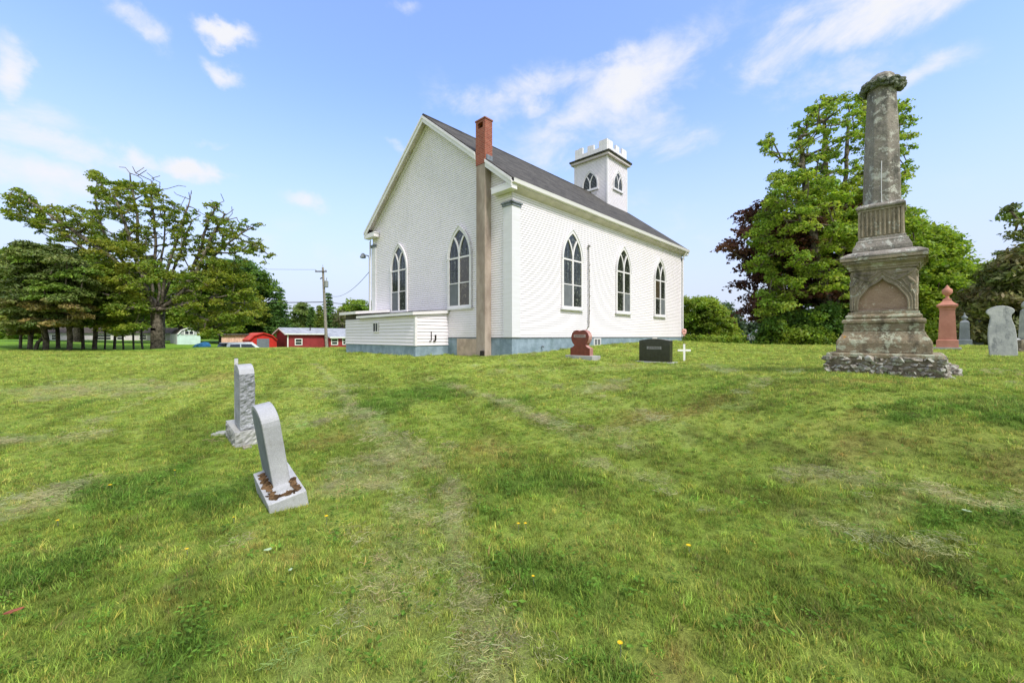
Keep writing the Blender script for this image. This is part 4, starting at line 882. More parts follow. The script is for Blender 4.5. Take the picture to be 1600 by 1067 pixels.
# ================================================================== FAR LEFT BUILDINGS
GR = math.pi / 2 - TH
def at(u, d): return ((u - U0) / F * d, d)
def win(par, mb_face, x, z0, z1, w, y):
    e = empty('window', (x, y, 0)); e.parent = par
    MB().box(-w / 2, w / 2, -.05, 0, z0, z0 + .09).box(-w / 2, w / 2, -.05, 0, z1 - .09, z1).box(-w / 2, -w / 2 + .09, -.05, 0, z0 + .09, z1 - .09).box(w / 2 - .09, w / 2, -.05, 0, z0 + .09, z1 - .09).box(-w / 2 + .09, w / 2 - .09, -.04, 0, (z0 + z1) / 2 - .025, (z0 + z1) / 2 + .025).build('frame', M['white'], e)
    MB().box(-w / 2 + .08, w / 2 - .08, -.02, -.005, z0 + .05, z1 - .05).build('pane', M['winglass'], e)
# red house: local x along its long front, y away
x_, y_ = at(449.5, 48); rh = empty('red_house', (x_, y_, 0), GR, 'long low red house with grey roof and white-trimmed windows, left of the church', 'house')
MB().box(0, 20, 0, 4.2, -1.2, 1.78).prism([(0, 1.781), (4.2, 1.781), (2.1, 2.42)], 0, 20, 'yz').build('wall', M['redwall'], rh)
MB().prism([(-.3, 1.74), (2.1, 2.47), (4.5, 1.74), (4.5, 1.83), (2.1, 2.57), (-.3, 1.83)], -.35, 20.3, 'yz').build('roof', M['greyroof'], rh)
MB().prism([(-.32, 1.66), (2.1, 2.38), (2.1, 2.5), (-.32, 1.80)], -.40, -.352, 'yz').prism([(4.52, 1.66), (2.1, 2.38), (2.1, 2.5), (4.52, 1.80)], -.40, -.353, 'yz').box(-.35, 4.4, -.36, -.305, 1.70, 1.84).build('fascia', M['white'], rh)
MB().box(-.06, .06, -.06, .0, -1, 1.74).build('corner_board', M['white'], rh)
MB().box(4.3, 16, -1.5, -.01, -1.2, 1.36).build('wing_wall', M['redwall'], rh)
MB().prism([(-1.8, 1.30), (-1.8, 1.40), (2.0, 2.53), (2.0, 2.44)], 4.1, 16.2, 'yz').build('wing_roof', M['greyroof'], rh)
MB().box(4.2, 16.2, -1.86, -1.802, 1.26, 1.42).build('wing_fascia', M['white'], rh)
for xx, yy in ((1.2, -.001), (4.9, -1.501), (6.3, -1.501), (8.6, -1.501), (11.2, -1.501)): win(rh, None, xx, .42, 1.22, .85, yy)
MB().tube([(2.9, 1.0, 2.1), (2.9, 1.0, 2.75)], .06, 8).build('flue', M['black'], rh)
# gambrel sheds
def gambrel(name, u, d, w, l, eave, hgt, wallm, roofm, label, door=None, win_=None, trim=None, base=-1.2, rz=GR):
    x_, y_ = at(u, d); e = empty(name, (x_, y_, 0), rz, label, 'shed')
    P = [(0, base), (0, eave), (w * .17, eave + (hgt - eave) * .62), (w * .5, hgt), (w * .83, eave + (hgt - eave) * .62), (w, eave), (w, base)]
    MB().prism(P, 0, l, 'xz').build('wall', M[wallm], e)
    o = []; q = P[1:-1]
    rf = MB()
    for i in range(4):
        a, b = Vector(q[i]), Vector(q[i + 1]); n_ = Vector((-(b - a).y, (b - a).x)).normalized() * .06
        rf.prism([tuple(a), tuple(b), tuple(b + n_), tuple(a + n_)], -.15, l + .15, 'xz')
    rf.build('roof', M[roofm], e)
    tr = MB()
    for i in range(4):
        a, b = q[i], q[i + 1]; tr.bar([(a[0], -.16, a[1]), (b[0], -.16, b[1])], .12, .03, (0, -1, 0))
    tr.build('trim', M[trim or wallm], e)
    if door: MB().box(door[0], door[1], -.03, -.001, base, door[2]).build('door', M['grey_door'], e)
    if win_:
        f = empty('window', (0, 0, 0)); f.parent = e; a, b, c0, c1 = win_
        MB().box(a - .08, a, -.05, -.001, c0, c1).box(b, b + .08, -.05, -.001, c0, c1).box(a - .08, b + .08, -.05, -.001, c1, c1 + .07).box(a - .08, b + .08, -.05, -.001, c0 - .07, c0).box((a + b) / 2 - .04, (a + b) / 2 + .04, -.045, -.001, c0, c1).build('frame', M['white'], f)
        MB().box(a, b, -.02, -.0015, c0, c1).build('pane', M['winglass'], f)
        MB().box(a - .42, a - .1, -.05, -.001, c0 - .05, c1 + .05).box(b + .1, b + .42, -.05, -.001, c0 - .05, c1 + .05).build('shutters', M['grey_side'], f)
    return e
e = gambrel('mint_shed', 277, 50, 2.30, 5.5, 1.75, 2.58, 'mint', 'brownroof', 'pale mint gambrel shed with a dark shuttered window, right of the big maple trunk', win_=(.75, 1.55, 1.75, 2.12), trim='white', base=-.3)
MB().box(-.07, -.001, .05, 5.45, -.3, 1.78).build('side_wall_cladding', M['grey_side'], e)
gambrel('red_barn', 389, 46, 2.85, 4.6, 1.05, 1.88, 'barnred', 'redroof', 'bright red gambrel barn with a grey door, beside the red house', door=(.78, 2.05, 1.22))
x_, y_ = at(346, 47); e = empty('wooden_shed', (x_, y_, 0), GR * .55, 'low shed of bare pinkish boards with a flat roof, left of the red barn', 'shed')
MB().box(0, 2.5, 0, 3, -.6, 1.66).build('wall', M['pinkwood'], e); MB().box(-.3, 2.7, -.3, 3.2, 1.661, 1.80).build('roof', M['wooddk'], e)
pl = MB(); [pl.box(.02 + i * .25, .23 + i * .25, -.02, -.001, -.6, 1.6) for i in range(10)]; pl.build('boards', M['pinkwood'], e)
x_, y_ = at(66, 60); e = empty('pale_house', (x_, y_, 0), GR * .42, 'long pale house glimpsed behind the row of tree trunks', 'house')
MB().box(0, 17, 0, 5, -.5, 2.05).build('wall', M['lilac'], e); MB().prism([(-.3, 1.98), (2.5, 2.9), (5.3, 1.98)], -.3, 17.3, 'yz').build('roof', M['brownroof'], e)
for xx in (1.5, 4, 7.2, 9.2, 12, 14.5): win(e, None, xx, .9, 1.8, 1.0 if xx != 7.2 else 1.8, -.001)
# ---- vehicles
def wheel(par, x, y, z, r):
    w = empty('wheel', (x, y, z), 0); w.parent = par; w.rotation_euler = (R(90), 0, 0)
    MB().levels([(r * .9, -.11), (r, -.08), (r, .08), (r * .9, .11)], 20, 0).build('tyre', M['tyre'], w); MB().levels([(r * .55, -.115), (r * .6, .115)], 12, 0).build('rim', M['carsilver'], w)
def vehicle(name, loc, rz, body, cabin, glass, paint, label, cat, L=4.4, W=1.75, wr=.33, wx=(.85, 3.45)):
    e = empty(name, loc, rz, label, cat)
    MB().prism(body, -W / 2, W / 2, 'xz').build('body', M[paint], e, bevel=.05)
    # tapered cabin
    def taper(poly, w0, w1, z0, z1):
        mb = MB(); n = len(poly); hw_ = lambda z: w0 + (w1 - w0) * (z - z0) / (z1 - z0)
        vs = [(x, -hw_(z), z) for x, z in poly] + [(x, hw_(z), z) for x, z in poly]
        return mb.add(vs, [tuple(range(n)), tuple(range(2 * n - 1, n - 1, -1))] + [(i, n + i, n + (i + 1) % n, (i + 1) % n) for i in range(n)])
    z0 = min(z for x, z in cabin); z1 = max(z for x, z in cabin); taper(cabin, W / 2 - .03, W / 2 - .2, z0, z1).build('cabin', M[paint], e, bevel=.03)
    cx_ = sum(x for x, z in cabin) / len(cabin)
    for g_ in glass: taper(g_, W / 2 - .005 - .02, W / 2 - .19, z0, z1).build('side_window', M['winglass'], e)
    for (xa, za, xb, zb__) in ((cabin[0][0], cabin[0][1], cabin[1][0], cabin[1][1]), (cabin[-1][0], cabin[-1][1], cabin[-2][0], cabin[-2][1])):
        sg = -1 if xa < cx_ else 1; h = W / 2 - .12; hb = W / 2 - .28; f = .15; g2 = .9
        p = [(xa + (xb - xa) * f + sg * .035, -h, za + (zb__ - za) * f), (xa + (xb - xa) * f + sg * .035, h, za + (zb__ - za) * f), (xa + (xb - xa) * g2 + sg * .035, hb, za + (zb__ - za) * g2), (xa + (xb - xa) * g2 + sg * .035, -hb, za + (zb__ - za) * g2)]
        MB().add(p + [(a - sg * .03, b, c) for a, b, c in p], [(0, 1, 2, 3), (7, 6, 5, 4), (0, 4, 5, 1), (1, 5, 6, 2), (2, 6, 7, 3), (3, 7, 4, 0)]).build('windscreen', M['winglass'], e)
    for x in wx:
        for y in (-W / 2 + .1, W / 2 - .1): wheel(e, x, y, wr, wr)
    for y in (-W / 2 + .2, W / 2 - .2):
        MB().box(-.03, .03, y - .14, y + .14, .68, .82).build('tail_lamp', M['redlamp'], e); MB().box(L - .04, L + .03, y - .14, y + .14, .62, .76).build('headlight', M['white'], e)
    MB().box(-.06, .0, -W / 2 + .1, W / 2 - .1, .34, .52).box(L, L + .06, -W / 2 + .1, W / 2 - .1, .34, .52).build('bumper', M['black'], e)
    return e
x_, y_ = at(340, 37.5); gz = g1(x_, y_)
vehicle('pickup_truck', (x_ - .2, y_, .90 - 1.78), R(62), [(0, .45), (0, 1.0), (2.05, 1.02), (3.9, 1.0), (5.0, .88), (5.1, .5), (5.0, .35), (.1, .35)], [(.35, 1.0), (.7, 1.78), (2.9, 1.80), (3.85, 1.0)], [[(.65, 1.06), (.9, 1.6), (1.7, 1.62), (1.7, 1.06)], [(1.82, 1.06), (1.82, 1.62), (2.75, 1.62), (3.4, 1.06)]], 'carwhite',
        'white pickup truck with a capped bed, half hidden beyond the rise of the lawn', 'truck', 5.1, 1.9, .38, (.95, 4.1))
x_, y_ = at(313, 38.5); cv = MB(); cv.blob((0, 0, 0), (.55, .8, .75), 3, .25, 3); one('tarp_heap', cv, M['carblue'], 'blue tarpaulin-covered heap beside the white pickup truck', 'tarp', loc=(x_, y_, .12), smooth=True)
x_, y_ = at(1186, 40); 
vehicle('parked_car', (x_ - .6, y_ + .9, g1(x_, y_) - .02), R(-25), [(0, .4), (.02, .85), (.3, .95), (3.2, .95), (4.2, .78), (4.3, .45), (4.2, .3), (.1, .3)], [(.15, .94), (.75, 1.42), (2.2, 1.45), (3.2, .94)], [[(.55, .99), (.95, 1.34), (1.5, 1.36), (1.5, .99)], [(1.6, .99), (1.6, 1.36), (2.15, 1.34), (2.8, .99)]], 'carsilver',
        'silver car half hidden by the hedge right of the church', 'car', 4.3, 1.7, .31, (.85, 3.4))
# ---- pole and wires
x_, y_ = at(511, 43); pz = -.3; ptop = EYE + (V0 - 418) / F * 43; pl_ = empty('utility_pole', (x_, y_, 0), 0, 'weathered wooden utility pole with crossarm and transformer, behind the red house roofline', 'utility pole')
lean = -.45
MB().tube([(0, 0, pz), (lean * .5, 0, (pz + ptop) / 2), (lean, 0, ptop)], [.17, .145, .11], 10).build('pole', M['wood'], pl_)
zc_ = EYE + (V0 - 424.5) / F * 43; MB().box(-.75 + lean, .45 + lean, -.16, -.05, zc_ - .06, zc_ + .06).build('crossarm', M['wooddk'], pl_)
ins = MB(); [ins.levels([(.05, zc_ + .06), (.06, zc_ + .13), (.03, zc_ + .2)], 8, 0, 1, (lean + q, -.1)) for q in (-.68, .38)]; ins.tube([(lean, 0, ptop), (lean, 0, ptop + .3)], .03, 6); ins.build('insulators', M['grey_side'], pl_)
zt2 = EYE + (V0 - 443) / F * 43; MB().levels([(.17, zt2 - .42), (.2, zt2 - .38), (.2, zt2 + .22), (.14, zt2 + .28)], 14, 0, 1, (lean * .8 + .33, -.1)).tube([(lean * .8 + .33, -.1, zt2 + .28), (lean * .8 + .38, -.1, zt2 + .6)], .035, 6).build('transformer', M['transf'], pl_)
MB().tube([(lean * .85 - .12, -.05, EYE + (V0 - 434) / F * 43), (lean * .85 - .3, -.1, EYE + (V0 - 436) / F * 43)], .06, 6).build('cutout_switch', M['black'], pl_)
def wire(name, a, b, sag, r, label, grp=None):
    a, b = Vector(a), Vector(b); pts = [a.lerp(b, t) - Vector((0, 0, sag * 4 * t * (1 - t))) for t in np.linspace(0, 1, 24)]
    one(name, MB().tube(pts, r, 4), M['black'], label, 'cable', grp)
P0 = Vector((x_, y_, 0))
wire('power_cable', P0 + Vector((-.3, 0, EYE + (V0 - 472) / F * 43)), W3(-60, 460, 60), .5, .045, 'thick dark cable running left from the utility pole')
wire('overhead_wire', P0 + Vector((lean - .68, -.1, zc_ + .2)), W3(-60, 395, 60), .6, .014, 'thin overhead wire running left from the pole crossarm')
wire('power_cable', P0 + Vector((-.2, 0, EYE + (V0 - 472) / F * 43)), W3(700, 480, 75), .4, .03, 'dark cable running right from the utility pole behind the church')
ce = Vector((0, 15.3, 0)) + Matrix.Rotation(GR, 3, 'Z') @ Vector((-.12, W_ + .16, zz(4.3)))
wire('service_wire', P0 + Vector((lean * .7, 0, EYE + (V0 - 455) / F * 43)), ce, .95, .014, 'thin sagging service wire from the utility pole to the church corner')
wire('overhead_wire', W3(1060, 474, 60), W3(1230, 487, 60), .1, .02, 'faint distant wire between the bush and the big maple right of the church')
# ================================================================== TREES
def inpoly(x, y, P):
    c = np.zeros(len(x), bool); n = len(P); j = n - 1
    for i in range(n):
        xi, yi = P[i]; xj, yj = P[j]
        m = ((yi > y) != (yj > y)) & (x < (xj - xi) * (y - yi) / (yj - yi + 1e-12) + xi); c ^= m; j = i
    return c
def sample_crown(P, n, D, thick, rnd, holes=(), mind=.7, zmin=None):
    """pad centres inside a crown whose side view has outline P (survey pixels at distance D); real depth spread"""
    P = np.array(P, float); lo, hi = P.min(0), P.max(0); cx, cy = (lo + hi) / 2; out = []
    k = D / F; tries = 0; halfw = (hi[0] - lo[0]) / 2
    while len(out) < n and tries < 60:
        tries += 1
        u = rnd.uniform(lo[0], hi[0], n * 3); v = rnd.uniform(lo[1], hi[1], n * 3); ok = inpoly(u, v, P)
        for h in holes: ok &= ~inpoly(u, v, h)
        for a, b in zip(u[ok], v[ok]):
            # distance to the outline decides how deep the crown is there
            q = min(1.0, np.min(np.abs(a - np.array([lo[0], hi[0]]))) / halfw + .25); dd = rnd.uniform(-1, 1) * thick * q
            d = D + dd; p = np.array([(a - U0) * d / F, d, EYE - (b - V0) * d / F])
            if all((p[0] - o[0]) ** 2 + (p[1] - o[1]) ** 2 * .5 + ((p[2] - o[2]) * 1.8) ** 2 > mind ** 2 for o in out[-400:]): out.append(p)
            if len(out) >= n: break
        if tries % 12 == 11: mind *= .75
    return np.array(out)
def leaves(cent, r, per, size, rnd, cols, flat=.35, aspect=1.6, upb=.9, tilt=None, colvar=.18, shell=.5):
    """cent (n,3) clump centres; returns verts, faces, colours for leaf-shaped quads"""
    n = len(cent); N = n * per; c = np.repeat(cent, per, 0); rr = np.repeat(np.broadcast_to(r, (n,)), per)
    d = rnd.normal(size=(N, 3)); d /= np.linalg.norm(d, axis=1)[:, None]; rad = rnd.uniform(shell, 1.12, N) ** .8
    # break every clump into a few lobes so edges are ragged
    lob = rnd.normal(size=(n, 5, 3)); lob /= np.linalg.norm(lob, axis=2)[..., None]; li = rnd.integers(0, 5, N); d = d * .62 + np.repeat(lob, per, 0)[np.arange(N), li] * .62
    off = d * rad[:, None] * rr[:, None]; off[:, 2] *= flat; off[:, 2] -= (off[:, 0] ** 2 + off[:, 1] ** 2) / (rr + .01) * .18
    p = c + off
    nrm = rnd.normal(size=(N, 3)); nrm[:, 2] += upb * 1.6; nrm += d * .7; nrm /= np.linalg.norm(nrm, axis=1)[:, None]
    a = np.cross(nrm, rnd.normal(size=(N, 3))); a /= np.linalg.norm(a, axis=1)[:, None]; b = np.cross(nrm, a)
    s = size * rnd.uniform(.6, 1.35, N)[:, None]; asp = aspect
    v = np.stack([p - a * s * .5 * asp, p + b * s * .5 - a * s * .05, p + a * s * .5 * asp - nrm * s * .12, p - b * s * .5 - a * s * .05], 1).reshape(-1, 3)
    f = np.arange(N * 4).reshape(N, 4)
    cols = np.array(cols); ci = np.repeat(rnd.integers(0, len(cols), n), per); mixc = cols[ci] * .7 + cols[rnd.integers(0, len(cols), N)] * .3
    mixc = mixc * (1 + rnd.normal(0, colvar, (N, 1))) * (1 + rnd.normal(0, .06, (N, 3))); mixc = np.clip(mixc, .005, .8)
    return v, f, np.repeat(mixc, 4, 0)
def skeleton(start, starts, pads, rnd, lift=.25):
    pos = [np.array(p, float) for p in starts]; par = list(range(-1, len(starts) - 1)); 
    base = np.array(start); order = np.argsort(np.linalg.norm(pads - pos[-1], axis=1)); tips = []
    for i in order:
        t = pads[i]; A = np.array(pos); dv = t - A; dist = np.linalg.norm(dv, axis=1); db = np.linalg.norm(A - pos[0], axis=1)
        pen = np.where(A[:, 2] > t[2] + .3, 1.5 + (A[:, 2] - t[2]), 0); cost = dist + .22 * db + pen; cost[0] += 3
        k = int(np.argmin(cost)); p0 = pos[k]; L = dist[k]; m = max(1, int(L / .8)); last = k
        for q in range(1, m + 1):
            s = q / m; w = math.sin(s * math.pi) * L * lift * .4
            pnt = p0 * (1 - s) + t * s + np.array([0, 0, -w * .5 if lift > 0 else 0]) + rnd.normal(0, .03 * min(L, 2), 3) * (q < m)
            pos.append(pnt); par.append(last); last = len(pos) - 1
        tips.append(last)
    return np.array(pos), np.array(par), tips
def limb_mesh(pos, par, r0, rtip=.008, sides=5, nmain=0, expo=1.95):
    n = len(pos); acc = np.full(n, 0.0); kids = np.zeros(n, int)
    for i in range(n):
        if par[i] >= 0: kids[par[i]] += 1
    acc[kids == 0] = 1
    for i in range(n - 1, 0, -1):
        if par[i] >= 0: acc[par[i]] += acc[i]
    rad = rtip + (r0 - rtip) * (acc / acc[0]) ** (1 / expo)
    if nmain: rad[:nmain] = rtip + (r0 - rtip) * (acc[:nmain] / acc[0]) ** (1 / (expo + .35))
    V = []; Fs = []; b = 0
    ang = np.arange(sides) * 2 * math.pi / sides
    for i in range(n):
        k = par[i]
        if k < 0: continue
        p, q = pos[k], pos[i]; t = q - p; L = np.linalg.norm(t)
        if L < 1e-6: continue
        t = t / L; ref = np.array([0, 0, 1.]) if abs(t[2]) < .9 else np.array([1., 0, 0]); x = np.cross(t, ref); x /= np.linalg.norm(x); y = np.cross(t, x)
        ra = min(rad[k], rad[i] * 1.35) if kids[k] > 1 and k >= nmain else rad[k]
        ring = np.cos(ang)[:, None] * x + np.sin(ang)[:, None] * y
        V.append(p - t * ra * .2 + ring * ra); V.append(q + t * rad[i] * .2 + ring * rad[i])
        for s in range(sides): Fs.append((b + s, b + (s + 1) % sides, b + sides + (s + 1) % sides, b + sides + s))
        b += 2 * sides
    return np.concatenate(V), np.array(Fs)
def tree(name, label, base, pads, r0, fork, leafargs, bark='bark', group=None, cat='tree', stems=None, leafm='leaf', extra=None, lift=.25, bare=None, flare=1.3, crown='crown'):
    """base = world xyz of the foot; fork = height where limbs begin; pads -> leaf clumps"""
    rnd = np.random.default_rng(abs(hash(label)) % 1000 if False else sum(map(ord, label)) % 9973)
    e = empty(name, base, 0, label, cat, group)
    B = np.array(base); top = B + np.array([rnd.normal(0, .1), rnd.normal(0, .1), fork])
    st = [B + np.array([0, 0, -.3]), B + np.array([0, 0, .25]), B * .5 + top * .5 + np.array([rnd.normal(0, .05), 0, 0]), top]
    if stems: st = st + [np.array(s) for s in stems]
    allp = pads if bare is None else np.concatenate([pads, bare])
    pos, par, tips = skeleton(st[0], st, allp, rnd, lift)
    if stems:
        for j in range(len(stems)):
            par[4 + j] = 3 if (j == 0 or np.linalg.norm(pos[4 + j] - pos[3]) < np.linalg.norm(pos[4 + j] - pos[3 + j])) else 3 + j
    V, Fc = limb_mesh(pos, par, r0, sides=7 if r0 > .3 else 5)
    m = np.abs(V[:, 2] - (B[2] - .3)) < .35; V[m, :2] = B[:2] + (V[m, :2] - B[:2]) * flare
    np_mesh('trunk', V - B, Fc, M[bark], e, smooth=True)
    v, f, c = leaves(pads, rnd=rnd, **leafargs); np_mesh(crown, v - B, f, M[leafm], e, col=c)
    if extra is not None:
        v, f, c = leaves(extra[0], rnd=rnd, **extra[1]); np_mesh('browned_foliage', v - B, f, M[leafm], e, col=c)
    return e
G_MAPLE = [(0.202, 0.274, 0.032), (0.259, 0.319, 0.038), (0.163, 0.246, 0.029), (0.298, 0.319, 0.048), (0.134, 0.21, 0.029)]
G_BRIGHT = [(0.266, 0.391, 0.052), (0.323, 0.426, 0.055), (0.209, 0.336, 0.045), (0.352, 0.436, 0.078), (0.172, 0.272, 0.038)]
G_DARK = [(0.079, 0.166, 0.032), (0.105, 0.21, 0.038), (0.061, 0.131, 0.028), (0.123, 0.228, 0.042)]
G_MID = [(0.159, 0.259, 0.029), (0.201, 0.305, 0.032), (0.127, 0.212, 0.026), (0.244, 0.323, 0.042)]
G_YEL = [(0.224, 0.288, 0.032), (0.192, 0.264, 0.032), (0.256, 0.296, 0.042), (0.136, 0.208, 0.029)]
G_PINE = [(0.102, 0.138, 0.036), (0.126, 0.174, 0.043), (0.072, 0.102, 0.029), (0.168, 0.204, 0.048)]
G_TAN = [(0.255, 0.195, 0.068), (0.3, 0.232, 0.083), (0.18, 0.165, 0.053), (0.135, 0.15, 0.045)]
G_PURP = [(0.112, 0.049, 0.041), (0.16, 0.068, 0.053), (0.085, 0.037, 0.037), (0.206, 0.104, 0.068)]
G_OLIVE = [(0.146, 0.177, 0.055), (0.198, 0.229, 0.066), (0.104, 0.135, 0.046), (0.25, 0.26, 0.094), (0.208, 0.177, 0.083)]
G_PALE = [(0.204, 0.282, 0.084), (0.24, 0.312, 0.102), (0.168, 0.24, 0.072)]
def gz(x, y): return g1(x, y)
# ---- big maple on the left
D = 32; rnd = np.random.default_rng(5)
bx_, by_ = at(246, D); B = (bx_, by_, gz(bx_, by_) - .05)
low = [(30, 400), (60, 375), (90, 385), (110, 395), (150, 370), (200, 375), (235, 400), (262, 420), (300, 415), (330, 405), (385, 420), (402, 450), (408, 488), (385, 512), (330, 520), (280, 512), (250, 498), (215, 512), (180, 520), (140, 510), (110, 492), (80, 470), (50, 445)]
hole = [[(268, 400), (300, 395), (310, 425), (272, 432)], [(258, 430), (288, 432), (280, 470), (258, 460)], [(232, 440), (262, 430), (270, 500), (238, 505)]]
lowp = sample_crown(low, 380, D, 5.0, rnd, hole, .6)
up = [(4, 340), (12, 305), (18, 286), (38, 300), (62, 315), (100, 325), (118, 322), (142, 330), (150, 310), (140, 290), (143, 266), (165, 268), (185, 282), (225, 284), (250, 292), (275, 318), (268, 345), (240, 372), (225, 395), (160, 385), (110, 380), (70, 372), (50, 352)]
upp = sample_crown(up, 300, D, 3.2, rnd, [[(155, 335), (200, 350), (190, 368), (150, 352)], [(208, 305), (222, 300), (228, 350), (215, 350)]], .42)
rt = [(300, 395), (320, 345), (328, 318), (338, 312), (345, 322), (342, 340), (372, 348), (384, 342), (412, 350), (400, 358), (375, 362), (368, 380), (395, 372), (415, 385), (428, 398), (422, 405), (400, 392), (370, 396), (345, 392), (330, 400), (310, 412)]
rtp = sample_crown(rt, 130, D, 2.4, rnd, (), .35)
mid = [(275, 325), (290, 320), (300, 345), (296, 370), (285, 400), (280, 415), (272, 380), (262, 345)]
mdp = sample_crown(mid, 46, D, 1.6, rnd, (), .35)
ins_ = sample_crown([(280, 418), (300, 412), (312, 425), (296, 432), (282, 430)], 5, D, 1, rnd, (), .5)
bare = np.array([tuple(W3(u, v, D + dd)) for u, v, dd in [(196, 262, .5), (225, 262, -.4), (229, 266, .8), (236, 282, 0), (279, 290, .6), (272, 300, -.6), (299, 298, .3), (297, 312, .1), (311, 327, -.5), (345, 303, .2), (362, 323, .4), (355, 335, -.3), (370, 340, .6), (412, 402, 0), (215, 275, 1), (250, 275, -.8), (335, 330, 1), (302, 330, 1.2)]])
rb_ = np.random.default_rng(61); bare = np.concatenate([bare, bare + rb_.normal(0, 1, bare.shape) * [.35, .3, .15] - [0, 0, .25], bare + rb_.normal(0, 1, bare.shape) * [.45, .4, .2] - [0, 0, .55]])
stems = [tuple(W3(u, v, D + dd)) for u, v, dd in [(240, 440, 0), (243, 380, .3), (238, 330, .4), (262, 420, -.3), (278, 365, -.5), (292, 325, -.5), (292, 450, .2), (310, 405, .1), (325, 355, 0), (338, 325, .2), (228, 430, -.6), (205, 370, -1), (185, 320, -1.2), (150, 425, -.3), (110, 380, -.5), (70, 345, -.6)]]
# stems run as separate leaders
scat = sample_crown(up[:16] + [(300, 330), (340, 312), (350, 335), (400, 360), (425, 400), (400, 420), (330, 420), (250, 450), (150, 420), (80, 380), (40, 350)], 230, D, 3.0, rnd, (), .35)
def spline(P, per=3):
    P = [np.array(p, float) for p in P]; out = []
    for i in range(len(P) - 1):
        p0 = P[max(i - 1, 0)]; p1 = P[i]; p2 = P[i + 1]; p3 = P[min(i + 2, len(P) - 1)]
        for k in range(1, per + 1):
            t = k / per; out.append(.5 * (2 * p1 + (p2 - p0) * t + (2 * p0 - 5 * p1 + 4 * p2 - p3) * t * t + (3 * p1 - p0 - 3 * p2 + p3) * t ** 3))
    return out
def multi_tree():
    pads = np.concatenate([lowp, upp, rtp, mdp, ins_, scat])
    label = 'huge spreading maple with bare upper twigs and thick grey trunk, left lawn'
    e = empty('maple_tree', B, 0, label, 'tree'); rnd = np.random.default_rng(21); b = np.array(B)
    pos = [b + [0, 0, -.3], b + [0, 0, .3], b + [.02, 0, 1.6], np.array(W3(246, 484, D))]; par = [-1, 0, 1, 2]
    fork = 3
    leaders = [[(238, 465, .2), (240, 430, .3), (243, 385, .4), (240, 345, .3), (236, 300, .2)], [(252, 470, -.3), (258, 435, -.5), (268, 400, -.6), (281, 360, -.6), (293, 322, -.4)],
               [(262, 478, .3), (285, 455, .3), (300, 425, .2), (312, 392, .1), (323, 355, 0), (336, 326, .1)], [(235, 470, -.8), (222, 430, -1), (205, 385, -1.2), (190, 335, -1.3), (175, 300, -1.2)],
               [(230, 478, 1.0), (205, 450, 1.6), (165, 415, 2), (125, 385, 2), (80, 350, 1.6)], [(228, 482, -1.5), (190, 468, -2.5), (150, 455, -3), (105, 440, -3.2)], [(270, 482, -1.4), (310, 470, -2), (355, 462, -2.2)],
               [(250, 478, 1.5), (262, 462, 2.6), (300, 455, 3.4)], [(233, 474, .1), (226, 425, .6), (216, 380, .9), (212, 330, .8), (203, 285, .7)], [(236, 470, -.5), (200, 430, -.9), (165, 395, -1.2), (120, 365, -1.4), (75, 335, -1.2), (45, 315, -1)], [(256, 466, .1), (272, 420, .4), (286, 380, .5), (300, 345, .5)], [(266, 470, .6), (305, 440, .6), (335, 400, .3), (365, 372, .2), (395, 356, 0)], [(264, 474, -.3), (298, 442, -.5), (318, 400, -.6), (335, 362, -.5), (352, 335, -.4)], [(240, 470, 1), (214, 435, 1.6), (186, 400, 1.8), (160, 360, 1.6), (150, 320, 1.2)], [(248, 468, .5), (250, 420, .8), (258, 370, 1), (256, 320, .9)]]
    for L in leaders:
        last = fork
        for p in spline([pos[fork]] + [np.array(W3(u, v, D + dd)) for u, v, dd in L]):
            pos.append(p + rnd.normal(0, .035, 3)); par.append(last); last = len(pos) - 1
    n0 = len(pos); allp = np.concatenate([pads, bare]); order = np.argsort([min(np.linalg.norm(p - q) for q in pos) for p in allp])
    for i in order:
        t = allp[i]; A = np.array(pos); dist = np.linalg.norm(t - A, axis=1); cost = dist + np.where(A[:, 2] > t[2] + .3, 1.2 + (A[:, 2] - t[2]), 0) + .12 * np.linalg.norm(A - pos[fork], axis=1); cost[:3] += 9
        k = int(np.argmin(cost)); L = dist[k]; m = max(1, int(L / .7)); last = k; p0 = pos[k]
        for q in range(1, m + 1):
            s = q / m; pos.append(p0 * (1 - s) + t * s + np.array([0, 0, -.12 * math.sin(s * math.pi) * L]) + rnd.normal(0, .05, 3) * (q < m)); par.append(last); last = len(pos) - 1
    pos = np.array(pos); par = np.array(par); V, Fc = limb_mesh(pos, par, .46, .006, 7, n0, 1.85)
    m = np.abs(V[:, 2] - (b[2] - .3)) < .5; V[m, :2] = b[:2] + (V[m, :2] - b[:2]) * 1.2
    np_mesh('trunk', V - b, Fc, M['bark'], e, smooth=True)
    for (pp, per, sz, rr_, nm) in ((lowp, 170, .12, .66, 0), (upp, 62, .115, .42, 0), (np.concatenate([rtp, mdp, ins_]), 46, .11, .33, 0), (scat, 34, .11, .32, 0)):
        v, f, c = leaves(pp, rr_, per, sz, rnd, G_MAPLE, .42, 1.6, .9); np_mesh('crown', v - b, f, M['leaf'], e, col=c)
multi_tree()
